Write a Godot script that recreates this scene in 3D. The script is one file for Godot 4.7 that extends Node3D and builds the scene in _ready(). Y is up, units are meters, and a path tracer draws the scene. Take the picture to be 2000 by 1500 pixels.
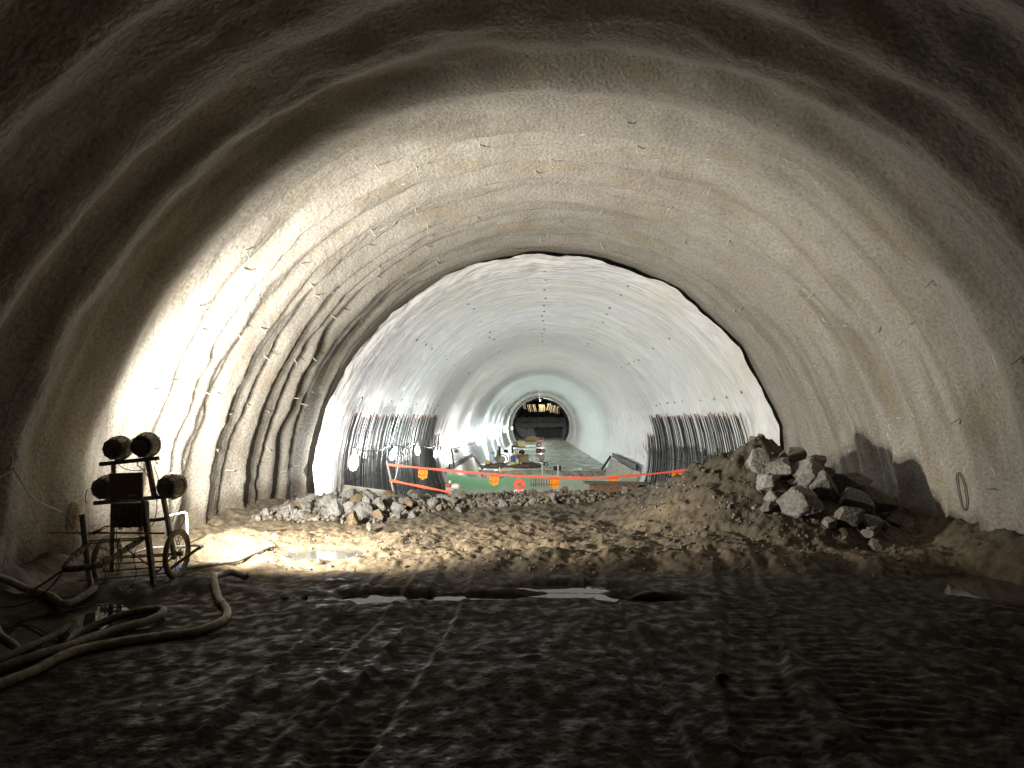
extends Node3D
# A drill-and-blast tunnel under construction. x right, y up, the tunnel runs along -z; "d" below is the distance down the tunnel (-z).

const R0 := 5.35        # shotcrete radius
const YC := 0.15        # height of the tunnel axis
const RM := 5.12        # radius of the white sheeting
var rng := RandomNumberGenerator.new()
var n1 := FastNoiseLite.new()
var n2 := FastNoiseLite.new()
var n3 := FastNoiseLite.new()
var nr := FastNoiseLite.new()
var nc := FastNoiseLite.new()
var M := {}
var used := {}

func V(x: float, y: float, z: float) -> Vector3:
	return Vector3(x, y, z)

func _ready() -> void:
	setup_view()
	setup_noise()
	setup_materials()
	build_setting()
	build_invert()
	build_lamps()
	build_ground_rocks()
	build_barrier()
	build_far_gear()
	build_cart()
	build_hoses()
	build_small_things()

func setup_view() -> void:
	var cam := Camera3D.new()
	cam.name = "camera"
	cam.fov = 56.803
	cam.near = 0.05
	cam.far = 400.0
	cam.position = V(-0.12, 1.7, 0.0)
	cam.rotation_degrees = V(2.7243, 2.2708, 0.0)
	add_child(cam)
	var env := Environment.new()
	env.background_mode = Environment.BG_SKY
	var sky := Sky.new()
	var sm := ProceduralSkyMaterial.new()
	sm.sky_top_color = Color(0.02, 0.022, 0.026)
	sm.sky_horizon_color = Color(0.03, 0.03, 0.032)
	sm.ground_bottom_color = Color(0.01, 0.01, 0.01)
	sm.ground_horizon_color = Color(0.02, 0.02, 0.02)
	sky.sky_material = sm
	env.sky = sky
	env.background_energy_multiplier = 0.2
	env.tonemap_mode = Environment.TONE_MAPPER_LINEAR
	env.tonemap_exposure = 0.96
	env.sdfgi_enabled = true
	env.ssao_enabled = true
	env.ssil_enabled = true
	var we := WorldEnvironment.new()
	we.name = "world_environment"
	we.environment = env
	add_child(we)

# ---------------------------------------------------------------- helpers
func setup_noise() -> void:
	rng.seed = 71
	for k in [[n1, 11, 3], [n2, 23, 3], [n3, 37, 2]]:
		k[0].noise_type = FastNoiseLite.TYPE_SIMPLEX_SMOOTH
		k[0].seed = k[1]
		k[0].frequency = 1.0
		k[0].fractal_type = FastNoiseLite.FRACTAL_FBM
		k[0].fractal_octaves = k[2]
	nr.noise_type = FastNoiseLite.TYPE_SIMPLEX_SMOOTH
	nr.seed = 5
	nr.frequency = 1.0
	nr.fractal_type = FastNoiseLite.FRACTAL_RIDGED
	nr.fractal_octaves = 3
	nc.noise_type = FastNoiseLite.TYPE_CELLULAR
	nc.seed = 9
	nc.frequency = 1.0
	nc.cellular_return_type = FastNoiseLite.RETURN_DISTANCE

func sst(a: float, b: float, x: float) -> float:
	return smoothstep(a, b, x)

func noise_tex(size: int, freq: float, kind: int, octaves: int, ramp: Array = [], seed_value := 1, cellular := -1) -> NoiseTexture2D:
	var n := FastNoiseLite.new()
	n.noise_type = kind
	n.frequency = freq
	n.seed = seed_value
	n.fractal_type = FastNoiseLite.FRACTAL_FBM
	n.fractal_octaves = octaves
	if cellular >= 0:
		n.cellular_return_type = cellular
	var t := NoiseTexture2D.new()
	t.width = size
	t.height = size
	t.seamless = true
	t.seamless_blend_skirt = 0.15
	t.noise = n
	if ramp.size():
		var g := Gradient.new()
		var offs := PackedFloat32Array()
		var cols := PackedColorArray()
		for r in ramp:
			offs.append(r[0])
			cols.append(r[1])
		g.offsets = offs
		g.colors = cols
		t.color_ramp = g
	return t

func lin(r: float, g: float, b: float) -> Color:
	return Color(r, g, b).linear_to_srgb()

func mat(called: String, c: Color, rough: float, metal := 0.0, tex: Texture2D = null, scale := 1.0, bump: Texture2D = null, bump_cm := 0.0, vcol := false) -> StandardMaterial3D:
	var m := StandardMaterial3D.new()
	m.resource_name = called
	m.albedo_color = c
	m.roughness = rough
	m.metallic = metal
	if tex:
		m.albedo_texture = tex
	if bump:
		m.heightmap_enabled = true
		m.heightmap_texture = bump
		m.heightmap_scale = bump_cm
	if tex or bump:
		m.uv1_triplanar = true
		m.uv1_world_triplanar = true
		m.uv1_scale = Vector3.ONE * scale
	m.vertex_color_use_as_albedo = vcol
	M[called] = m
	return m

func glow(called: String, c: Color, e: float) -> void:
	var m := StandardMaterial3D.new()
	m.resource_name = called
	m.albedo_color = Color(0.9, 0.9, 0.9)
	m.emission_enabled = true
	m.emission = c
	m.emission_energy_multiplier = e
	M[called] = m

func setup_materials() -> void:
	var sx := FastNoiseLite.TYPE_SIMPLEX_SMOOTH
	var speck := noise_tex(1024, 0.03, sx, 4, [[0.0, Color(0.62, 0.6, 0.57)], [0.45, Color(0.86, 0.855, 0.84)], [1.0, Color(1, 1, 1)]], 3)
	var pebble := noise_tex(1024, 0.022, sx, 3, [], 8)
	var mud_bump := noise_tex(1024, 0.018, sx, 5, [], 14)
	var mud_col := noise_tex(1024, 0.014, sx, 5, [[0.0, Color(0.5, 0.47, 0.43)], [0.5, Color(0.82, 0.8, 0.77)], [1.0, Color(1, 1, 1)]], 15)
	var mud_rough := noise_tex(512, 0.02, sx, 4, [[0.0, Color(0.28, 0.28, 0.28)], [0.36, Color(0.62, 0.62, 0.62)], [0.6, Color(0.95, 0.95, 0.95)], [1.0, Color(1, 1, 1)]], 16)
	var rock_col := noise_tex(512, 0.02, sx, 5, [[0.0, Color(0.5, 0.48, 0.45)], [0.5, Color(0.82, 0.82, 0.81)], [0.75, Color(0.95, 0.95, 0.95)], [1.0, Color(1, 1, 1)]], 21)
	var grime := noise_tex(512, 0.02, sx, 4, [[0.0, Color(0.45, 0.42, 0.38)], [0.5, Color(0.85, 0.84, 0.82)], [1.0, Color(1, 1, 1)]], 22)
	mat("shotcrete", Color(1, 1, 1), 0.93, 0.0, speck, 0.62, pebble, 1.3, true)
	var gm := mat("mud", Color(1, 1, 1), 0.95, 0.0, mud_col, 0.55, mud_bump, 0.9, true)
	gm.metallic_specular = 0.36
	gm.roughness_texture = mud_rough
	gm.roughness_texture_channel = BaseMaterial3D.TEXTURE_CHANNEL_RED
	mat("rock", Color(1, 1, 1), 0.85, 0.0, rock_col, 1.6, rock_col, 1.2, true)
	mat("sheeting", Color(1, 1, 1), 0.46, 0.0, noise_tex(512, 0.012, sx, 3, [[0.0, Color(0.9, 0.9, 0.89)], [1.0, Color(1, 1, 1)]], 30), 0.35, noise_tex(1024, 0.013, sx, 4, [], 31), 7.0, true)
	M["sheeting"].uv1_scale = V(0.08, 0.08, 0.34)
	M["sheeting"].metallic_specular = 0.42
	mat("dark_sheet", lin(0.075, 0.08, 0.085), 0.42, 0.0, grime, 0.4, pebble, 0.6)
	mat("water", lin(0.035, 0.033, 0.03), 0.04)
	mat("muddy_water", lin(0.10, 0.095, 0.08), 0.06)
	mat("concrete", lin(0.5, 0.5, 0.44), 0.7, 0.0, grime, 0.3, pebble, 0.4)
	var wf := mat("wet_floor", lin(0.62, 0.64, 0.56), 1.0, 0.0, noise_tex(512, 0.016, sx, 4, [[0.0, Color(0.45, 0.46, 0.4)], [0.45, Color(0.75, 0.76, 0.72)], [1.0, Color(1, 1, 1)]], 33), 0.12)
	wf.roughness_texture = noise_tex(256, 0.02, sx, 3, [[0.3, Color(0.12, 0.12, 0.12)], [0.7, Color(0.75, 0.75, 0.75)]], 34)
	mat("steel_bar", lin(0.035, 0.033, 0.032), 0.7, 0.0).metallic_specular = 0.25
	mat("red_tip", lin(0.25, 0.10, 0.085), 0.6)
	mat("dark_steel", lin(0.30, 0.275, 0.23), 0.6, 0.3, grime, 2.5, null, 0.0)
	mat("dirty_steel", lin(0.42, 0.39, 0.32), 0.65, 0.2, grime, 3.0)
	mat("pale_steel", lin(0.42, 0.40, 0.34), 0.5, 0.2, grime, 2.0)
	mat("box_dark", lin(0.27, 0.255, 0.235), 0.7, 0.0, grime, 3.0)
	mat("box_panel", lin(0.30, 0.28, 0.265), 0.75, 0.0, grime, 4.0)
	mat("cross_red", lin(0.36, 0.10, 0.09), 0.7)
	mat("white_paint", lin(0.75, 0.75, 0.72), 0.5)
	mat("white_pipe", lin(0.8, 0.8, 0.78), 0.4)
	mat("orange_paint", lin(0.75, 0.22, 0.05), 0.5)
	mat("tape_dark", lin(0.08, 0.085, 0.055), 0.7, 0.0, grime, 6.0)
	mat("tape_tan", lin(0.32, 0.28, 0.19), 0.75, 0.0, grime, 6.0)
	mat("tyre", lin(0.30, 0.27, 0.20), 0.85, 0.0, grime, 4.0)
	mat("tyre_pale", lin(0.34, 0.31, 0.24), 0.85, 0.0, grime, 4.0)
	mat("cable_black", lin(0.02, 0.02, 0.02), 0.6)
	mat("cable_pale", lin(0.34, 0.32, 0.27), 0.6)
	mat("hose", lin(0.45, 0.41, 0.33), 0.62, 0.0, grime, 1.4, pebble, 0.25)
	mat("hose_dark", lin(0.33, 0.31, 0.27), 0.6, 0.0, grime, 1.4, pebble, 0.25)
	mat("blue_pipe", lin(0.04, 0.13, 0.6), 0.45)
	mat("tape_orange", lin(0.86, 0.13, 0.05), 0.55)
	M["tape_orange"].backlight_enabled = true
	M["tape_orange"].backlight = Color(0.5, 0.12, 0.05)
	mat("rod_white", lin(0.7, 0.7, 0.66), 0.5)
	mat("plywood", lin(0.23, 0.14, 0.085), 0.8, 0.0, grime, 1.2)
	mat("plank", lin(0.17, 0.14, 0.10), 0.85, 0.0, grime, 1.6)
	mat("net_green", Color(1, 1, 1), 0.75, 0.0, null, 0.6, null, 0.0, true)
	M["net_green"].backlight_enabled = true
	M["net_green"].backlight = Color(1.0, 1.0, 1.0)
	mat("bag_white", lin(0.72, 0.72, 0.70), 0.6)
	mat("bag_blue", lin(0.16, 0.42, 0.75), 0.55)
	mat("bag_pale", lin(0.6, 0.68, 0.8), 0.55)
	mat("bag_yellow", lin(0.65, 0.52, 0.10), 0.6)
	mat("bag_green", lin(0.05, 0.34, 0.12), 0.6)
	mat("red_plastic", lin(0.42, 0.05, 0.04), 0.6)
	mat("pink_paint", lin(0.66, 0.30, 0.32), 0.7)
	mat("khaki", lin(0.25, 0.23, 0.12), 0.65)
	mat("wood_orange", lin(0.55, 0.30, 0.12), 0.7)
	mat("wood_tan", lin(0.52, 0.40, 0.18), 0.8)
	mat("blue_panel", lin(0.02, 0.06, 0.30), 0.5)
	mat("rust_red", lin(0.18, 0.06, 0.04), 0.75)
	mat("grey_paint", lin(0.33, 0.31, 0.30), 0.6)
	mat("black_rubber", lin(0.02, 0.02, 0.02), 0.6)
	mat("tunnel_rock", lin(0.10, 0.10, 0.11), 0.6, 0.0, rock_col, 0.3, rock_col, 8.0)
	mat("bench_rock", lin(0.30, 0.29, 0.29), 0.7, 0.0, rock_col, 0.3, rock_col, 8.0)
	mat("tan_sheet", lin(0.24, 0.18, 0.09), 0.6)
	mat("ochre_ring", lin(0.17, 0.14, 0.07), 0.8)
	mat("ring_brown", lin(0.14, 0.115, 0.085), 0.8)
	mat("pin_steel", lin(0.42, 0.40, 0.36), 0.6, 0.0)
	mat("mortar", lin(0.62, 0.60, 0.56), 0.8)
	glow("bulb_glow", Color(0.93, 0.98, 1.0), 9.0)
	glow("flood_glow", Color(1.0, 0.96, 0.88), 12.0)
	mat("bulb_cap", lin(0.6, 0.6, 0.6), 0.5)

func numbered(called: String) -> String:
	var k: int = used.get(called, 0)
	used[called] = k + 1
	return called if k == 0 else "%s_%03d" % [called, k]

func thing(called: String, label: String, category: String, at := Vector3.ZERO, group := "") -> Node3D:
	var o := Node3D.new()
	o.name = numbered(called)
	o.position = at
	add_child(o)
	tag(o, label, category, group)
	return o

func tag(o: Node, label: String, category: String, group := "") -> void:
	o.set_meta("label", label)
	if category:
		o.set_meta("category", category)
	if group:
		o.set_meta("group", group)

func put(called: String, m: Mesh, material: Material, parent: Node = null) -> MeshInstance3D:
	var o := MeshInstance3D.new()
	o.mesh = m
	if material:
		o.material_override = material
	o.cast_shadow = GeometryInstance3D.SHADOW_CASTING_SETTING_ON
	if parent:
		o.name = called
		parent.add_child(o, true)
	else:
		o.name = numbered(called)
		add_child(o)
	return o

func group_part(called: String, parent: Node) -> Node3D:
	var o := Node3D.new()
	o.name = called
	parent.add_child(o, true)
	return o

func st_new() -> SurfaceTool:
	var st := SurfaceTool.new()
	st.begin(Mesh.PRIMITIVE_TRIANGLES)
	return st

func done(st: SurfaceTool) -> ArrayMesh:
	st.generate_normals()
	return st.commit()

func tri(st: SurfaceTool, a: Vector3, b: Vector3, c: Vector3, away: Vector3) -> void:
	# clockwise seen from the side that faces away from the point AWAY
	var n := (c - a).cross(b - a)
	if n.dot((a + b + c) / 3.0 - away) < 0.0:
		var k := b
		b = c
		c = k
	st.add_vertex(a)
	st.add_vertex(b)
	st.add_vertex(c)

func quad(st: SurfaceTool, a: Vector3, b: Vector3, c: Vector3, d: Vector3, away: Vector3) -> void:
	tri(st, a, b, c, away)
	tri(st, a, c, d, away)

func box(st: SurfaceTool, size: Vector3, t: Transform3D, ch := 0.0) -> void:
	# a box with chamfered edges
	st.set_smooth_group(-1)
	var h := size * 0.5
	ch = minf(ch, minf(h.x, minf(h.y, h.z)) * 0.6)
	var o := t.origin
	var faces := [[0, 1, 2], [1, 2, 0], [2, 0, 1]]
	if ch <= 0.0:
		for f in faces:
			for s in [-1.0, 1.0]:
				var q: Array = []
				for k in [[-1, -1], [1, -1], [1, 1], [-1, 1]]:
					var p := Vector3.ZERO
					p[f[0]] = s * h[f[0]]
					p[f[1]] = k[0] * h[f[1]]
					p[f[2]] = k[1] * h[f[2]]
					q.append(t * p)
				quad(st, q[0], q[1], q[2], q[3], o)
		return
	var pt := func(s: Vector3, axis: int) -> Vector3:
		var p := s * (h - Vector3.ONE * ch)
		p[axis] = s[axis] * h[axis]
		return t * p
	for f in faces:
		for s in [-1.0, 1.0]:
			var q: Array = []
			for k in [[-1, -1], [1, -1], [1, 1], [-1, 1]]:
				var sg := Vector3.ZERO
				sg[f[0]] = s
				sg[f[1]] = k[0]
				sg[f[2]] = k[1]
				q.append(pt.call(sg, f[0]))
			quad(st, q[0], q[1], q[2], q[3], o)
		for s1 in [-1.0, 1.0]:
			for s2 in [-1.0, 1.0]:
				var q: Array = []
				for e in [[-1.0, 0], [1.0, 0], [1.0, 1], [-1.0, 1]]:
					var sg := Vector3.ZERO
					sg[f[0]] = e[0]
					sg[f[1]] = s1
					sg[f[2]] = s2
					q.append(pt.call(sg, f[1] if e[1] == 0 else f[2]))
				quad(st, q[0], q[1], q[2], q[3], o)
	for sx in [-1.0, 1.0]:
		for sy in [-1.0, 1.0]:
			for sz in [-1.0, 1.0]:
				var sg := V(sx, sy, sz)
				tri(st, pt.call(sg, 0), pt.call(sg, 1), pt.call(sg, 2), o)

func at(p: Vector3, yaw := 0.0, pitch := 0.0, roll := 0.0) -> Transform3D:
	return Transform3D(Basis.from_euler(V(pitch, yaw, roll)), p)

func bar(st: SurfaceTool, a: Vector3, b: Vector3, w: float, h: float) -> void:
	# a square bar from a to b
	var z := (b - a).normalized()
	var x := Vector3.UP.cross(z)
	x = Vector3.RIGHT if x.length() < 0.05 else x.normalized()
	var y := z.cross(x).normalized()
	box(st, V(w, h, a.distance_to(b)), Transform3D(Basis(x, y, z), (a + b) * 0.5), minf(w, h) * 0.12)

func smooth_path(pts: Array, n := 6) -> PackedVector3Array:
	var out := PackedVector3Array()
	for i in pts.size() - 1:
		var p0: Vector3 = pts[maxi(i - 1, 0)]
		var p1: Vector3 = pts[i]
		var p2: Vector3 = pts[i + 1]
		var p3: Vector3 = pts[mini(i + 2, pts.size() - 1)]
		for k in n:
			out.append(p1.cubic_interpolate(p2, p0, p3, float(k) / n))
	out.append(pts[-1])
	return out

func sag(a: Vector3, b: Vector3, drop: float, n := 10) -> PackedVector3Array:
	var out := PackedVector3Array()
	for i in n + 1:
		var t := float(i) / n
		out.append(a.lerp(b, t) + V(0, -drop * 4.0 * t * (1.0 - t), 0))
	return out

func tube(st: SurfaceTool, path: PackedVector3Array, r: float, sides := 8, r_end := -1.0) -> void:
	st.set_smooth_group(1)
	if r_end < 0.0:
		r_end = r
	var n := path.size()
	var rings: Array = []
	var x := Vector3.ZERO
	for i in n:
		var dir := (path[mini(i + 1, n - 1)] - path[maxi(i - 1, 0)]).normalized()
		if i == 0:
			x = dir.cross(Vector3.UP if absf(dir.y) < 0.9 else Vector3.RIGHT).normalized()
		else:
			x = (x - dir * x.dot(dir)).normalized()
		var y := dir.cross(x)
		var ring := PackedVector3Array()
		var rr := lerpf(r, r_end, float(i) / maxi(n - 1, 1))
		for k in sides:
			var a := TAU * k / sides
			ring.append(path[i] + (x * cos(a) + y * sin(a)) * rr)
		rings.append(ring)
	for i in n - 1:
		var mid := (path[i] + path[i + 1]) * 0.5
		for k in sides:
			var l := (k + 1) % sides
			quad(st, rings[i][k], rings[i][l], rings[i + 1][l], rings[i + 1][k], mid)
	st.set_smooth_group(-1)
	for e in [0, n - 1]:
		var inside := path[1] if e == 0 else path[n - 2]
		for k in sides:
			tri(st, path[e], rings[e][k], rings[e][(k + 1) % sides], inside)

func rod(st: SurfaceTool, a: Vector3, b: Vector3, r: float, sides := 8) -> void:
	tube(st, PackedVector3Array([a, b]), r, sides)

func tube_mesh(path: PackedVector3Array, r: float, sides := 8) -> ArrayMesh:
	var st := st_new()
	tube(st, path, r, sides)
	return done(st)

func rod_mesh(a: Vector3, b: Vector3, r: float, sides := 8) -> ArrayMesh:
	return tube_mesh(PackedVector3Array([a, b]), r, sides)

func box_mesh(size: Vector3, t := Transform3D.IDENTITY, ch := 0.0) -> ArrayMesh:
	var st := st_new()
	box(st, size, t, ch)
	return done(st)

func bar_mesh(a: Vector3, b: Vector3, w: float, h: float) -> ArrayMesh:
	var st := st_new()
	bar(st, a, b, w, h)
	return done(st)

func lathe(st: SurfaceTool, profile: Array, t: Transform3D, sides := 24) -> void:
	# profile of Vector2(radius, height along local y); the rim is smooth
	for i in profile.size() - 1:
		var p: Vector2 = profile[i]
		var q: Vector2 = profile[i + 1]
		st.set_smooth_group(i + 2)
		var mid: Vector3 = t * V(0, (p.y + q.y) * 0.5, 0)
		for k in sides:
			var a := TAU * k / sides
			var b := TAU * (k + 1) / sides
			var p0: Vector3 = t * V(p.x * cos(a), p.y, p.x * sin(a))
			var p1: Vector3 = t * V(p.x * cos(b), p.y, p.x * sin(b))
			var q0: Vector3 = t * V(q.x * cos(a), q.y, q.x * sin(a))
			var q1: Vector3 = t * V(q.x * cos(b), q.y, q.x * sin(b))
			var n := t.basis * V((p.y - q.y) * cos((a + b) * 0.5), q.x - p.x, (p.y - q.y) * sin((a + b) * 0.5))
			var c := (p0 + p1 + q0 + q1) * 0.25 + n.normalized()
			if p.x > 0.0005:
				tri(st, p0, p1, q1, c)
			if q.x > 0.0005:
				tri(st, p0, q1, q0, c)

func aim(p: Vector3, dir: Vector3) -> Transform3D:
	# local y along DIR
	var y := dir.normalized()
	var x := y.cross(Vector3.UP if absf(y.y) < 0.95 else Vector3.RIGHT).normalized()
	return Transform3D(Basis(x, y, x.cross(y)), p)

func grid(us: PackedFloat32Array, vs: PackedFloat32Array, f: Callable, c: Callable, flip := false) -> ArrayMesh:
	# sheet of points f(u, v); its face looks along du x dv, or the other way with FLIP
	var nu := us.size()
	var nv := vs.size()
	var p := PackedVector3Array()
	p.resize(nu * nv)
	for j in nv:
		for i in nu:
			p[j * nu + i] = f.call(us[i], vs[j])
	var n := PackedVector3Array()
	n.resize(nu * nv)
	var s := -1.0 if flip else 1.0
	for j in nv:
		var j0 := maxi(j - 1, 0) * nu
		var j1 := mini(j + 1, nv - 1) * nu
		for i in nu:
			var du := p[j * nu + mini(i + 1, nu - 1)] - p[j * nu + maxi(i - 1, 0)]
			var dv := p[j1 + i] - p[j0 + i]
			n[j * nu + i] = du.cross(dv).normalized() * s
	var arrays := []
	arrays.resize(Mesh.ARRAY_MAX)
	if c != no_col:
		var col := PackedColorArray()
		col.resize(nu * nv)
		for j in nv:
			for i in nu:
				col[j * nu + i] = c.call(us[i], vs[j], p[j * nu + i])
		arrays[Mesh.ARRAY_COLOR] = col
	var idx := PackedInt32Array()
	idx.resize((nu - 1) * (nv - 1) * 6)
	var k := 0
	for j in nv - 1:
		for i in nu - 1:
			var a := j * nu + i
			var b := a + 1
			var e := a + nu
			var g := e + 1
			if flip:
				idx[k] = a; idx[k + 1] = b; idx[k + 2] = g; idx[k + 3] = a; idx[k + 4] = g; idx[k + 5] = e
			else:
				idx[k] = a; idx[k + 1] = g; idx[k + 2] = b; idx[k + 3] = a; idx[k + 4] = e; idx[k + 5] = g
			k += 6
	arrays[Mesh.ARRAY_VERTEX] = p
	arrays[Mesh.ARRAY_NORMAL] = n
	arrays[Mesh.ARRAY_INDEX] = idx
	var m := ArrayMesh.new()
	m.add_surface_from_arrays(Mesh.PRIMITIVE_TRIANGLES, arrays)
	return m

func no_col(_u: float, _v: float, _p: Vector3) -> Color:
	return Color.WHITE

func steps(a: float, b: float, step: float) -> PackedFloat32Array:
	var n := maxi(1, roundi((b - a) / step))
	var out := PackedFloat32Array()
	for i in n + 1:
		out.append(lerpf(a, b, float(i) / n))
	return out

# ---------------------------------------------------------------- the tunnel
func ring_saw(t: float, spacing: float, cut: float) -> float:
	var f := fposmod(t / spacing, 1.0)
	var s := f / cut if f < cut else (1.0 - f) / (1.0 - cut)
	return s * s * (3.0 - 2.0 * s)

func lining_r(d: float, a: float) -> float:
	var x := cos(a)
	var y := sin(a)
	var left := sst(1.75, 2.75, a)
	var near := 1.0 - sst(7.5, 10.0, d)
	var warp := 0.22 * n1.get_noise_2d(a * 0.9, d * 0.22) + 0.10 * n2.get_noise_2d(a * 4.0, d * 0.7)
	var t := d + warp
	var amp := 0.15 * (0.75 + 0.6 * n3.get_noise_2d(d * 0.5 + 9.0, a * 0.8)) * (1.0 + 0.15 * near)
	var r := R0 - amp * (ring_saw(t, 1.03, 0.74 - 0.2 * near) - 0.5)
	var t2 := d + 0.15 * n2.get_noise_2d(a * 2.4 + 30.0, d * 0.8) + 0.05 * n1.get_noise_2d(a * 10.0, d * 0.9)
	var fold := 0.25 + 0.75 * sst(8.2, 10.5, d) + 0.45 * left * sst(8.8, 10.8, d)
	var deep := (0.095 + 0.07 * n1.get_noise_2d(d * 0.7, a * 1.1 + 50.0)) * (1.0 + 0.7 * left * sst(11.5, 14.0, d))
	r -= fold * deep * (ring_saw(t2, 0.61, 0.83) - 0.4)
	r += 0.06 * n1.get_noise_3d(x * 2.2, y * 2.2, d * 0.45) + 0.014 * n2.get_noise_3d(x * 9.0, y * 9.0, d * 1.9) + 0.007 * n3.get_noise_3d(x * 33.0, y * 33.0, d * 6.5)
	r += 0.10 * sst(14.3, 15.2, d)
	r += 0.22 * left * sst(14.6, 15.2, d) * (1.0 - sst(15.5, 15.9, d))
	r = lerpf(r, 5.335, 0.85 * sst(15.3, 16.0, d))
	return r

func lining_p(d: float, a: float) -> Vector3:
	var r := lining_r(d, a)
	return V(r * cos(a), YC + r * sin(a), -d)

func lining_c(d: float, a: float, p: Vector3) -> Color:
	var c := Color(0.35, 0.333, 0.302)
	var s1 := n1.get_noise_3d(p.x * 0.35, p.y * 0.35, d * 0.8)
	c = c.lerp(Color(0.22, 0.19, 0.15), clampf((s1 - 0.12) * 1.6, 0.0, 0.5))
	var s2 := n2.get_noise_3d(p.x * 0.7 + 40.0, p.y * 0.7, d * 1.7)
	c = c.lerp(Color(0.41, 0.40, 0.375), clampf(s2 * 1.3, 0.0, 0.6))
	var s3 := n3.get_noise_2d(a * 3.0 + 70.0, d * 1.6)
	c = c.lerp(Color(0.34, 0.26, 0.14), clampf((s3 - 0.28) * 1.4, 0.0, 0.25))
	# runs of damp that follow gravity down the walls
	var run := n2.get_noise_2d(d * 2.6, p.y * 0.22 + 11.0)
	c = c.lerp(Color(0.19, 0.17, 0.145), clampf((run - 0.12) * 1.6, 0.0, 0.45) * sst(0.25, 0.75, absf(cos(a))))
	# mud spattered along the foot
	var foot := 0.42 + 0.30 * n1.get_noise_2d(d * 0.9, 5.0 + signf(p.x) * 9.0)
	c = c.lerp(Color(0.14, 0.116, 0.086), 0.85 * (1.0 - sst(foot - 0.2, foot + 0.12, p.y)))
	return c

func sheet_r(d: float, a: float) -> float:
	var r := RM
	var x := cos(a)
	var y := sin(a)
	var edge := 1.0 - sst(16.0, 17.6, d)
	r -= (0.065 - 0.02 * sst(40.0, 60.0, d)) * (ring_saw(d + 0.3 * n1.get_noise_2d(a * 1.2, d * 0.2), 1.15, 0.6) - 0.5)
	r += 0.018 * n2.get_noise_2d(d * 1.5, a * 1.2) + 0.034 * n1.get_noise_2d(d * 5.5, a * 1.7 + 0.6 * n3.get_noise_2d(d, a * 3.0)) * (1.0 - 0.6 * sst(45.0, 80.0, d)) + 0.016 * n2.get_noise_2d(d * 11.0 + 3.0 * n1.get_noise_2d(a * 2.0, d), a * 3.2) * (1.0 - sst(24.0, 34.0, d))
	r += edge * (0.075 * n1.get_noise_2d(a * 3.0 + d * 0.8, d * 1.4 + 20.0) + 0.03 * n2.get_noise_2d(a * 9.0 - d * 2.0, d * 2.0))
	r += 0.05 * n1.get_noise_3d(x * 2.0, y * 2.0, d * 0.2)
	# pulled up to the rock at the pins of the front edge
	r += (1.0 - sst(15.72, 16.4, d)) * (0.135 - 0.02 * absf(sin(a * 9.0 + 0.7)))
	r += 0.12 * sst(50.0, 70.0, d) * (ring_saw(d, 6.0, 0.5) - 0.5)
	return r

func sheet_p(d: float, a: float) -> Vector3:
	var dd := d
	if d < 16.3:
		dd += (16.3 - d) * (0.3 * absf(sin(a * 9.0 + 0.7)) + 0.2 * n1.get_noise_2d(a * 4.0, 3.0))
	var r := sheet_r(d, a)
	return V(r * cos(a), YC + r * sin(a), -dd)

func sheet_c(d: float, a: float, p: Vector3) -> Color:
	var c := Color(0.83, 0.83, 0.825)
	var s := n1.get_noise_2d(a * 1.6, d * 0.35)
	c = c.lerp(Color(0.72, 0.70, 0.64), clampf(s * 1.2, 0.0, 0.5))
	c = c.lerp(Color(0.79, 0.80, 0.86), clampf(n2.get_noise_2d(a * 1.1 + 8.0, d * 0.3), 0.0, 0.5))
	return c

const TRACKS := [[-1.72, 0.20, 8.6, 0.03, 0.085], [-1.10, 0.17, 8.6, 0.03, 0.085], [2.05, 0.36, 7.8, 0.10, 0.11], [0.55, 0.10, 6.6, -0.03, 0.06], [3.3, 0.30, 7.4, 0.08, 0.11], [1.35, 0.22, 7.4, 0.22, 0.10]]
const POOLS := [
	[-2.92, 9.10, 0.50, 0.36], [-1.63, 6.94, 0.32, 0.17], [-0.68, 6.95, 0.50, 0.12], [0.22, 7.42, 0.52, 0.13], [0.22, 7.04, 0.42, 0.16],
	[0.86, 6.80, 0.26, 0.08], [-4.22, 5.75, 0.34, 0.62], [4.45, 7.75, 0.45, 0.6], [-0.55, 9.15, 0.62, 0.2]]

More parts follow.
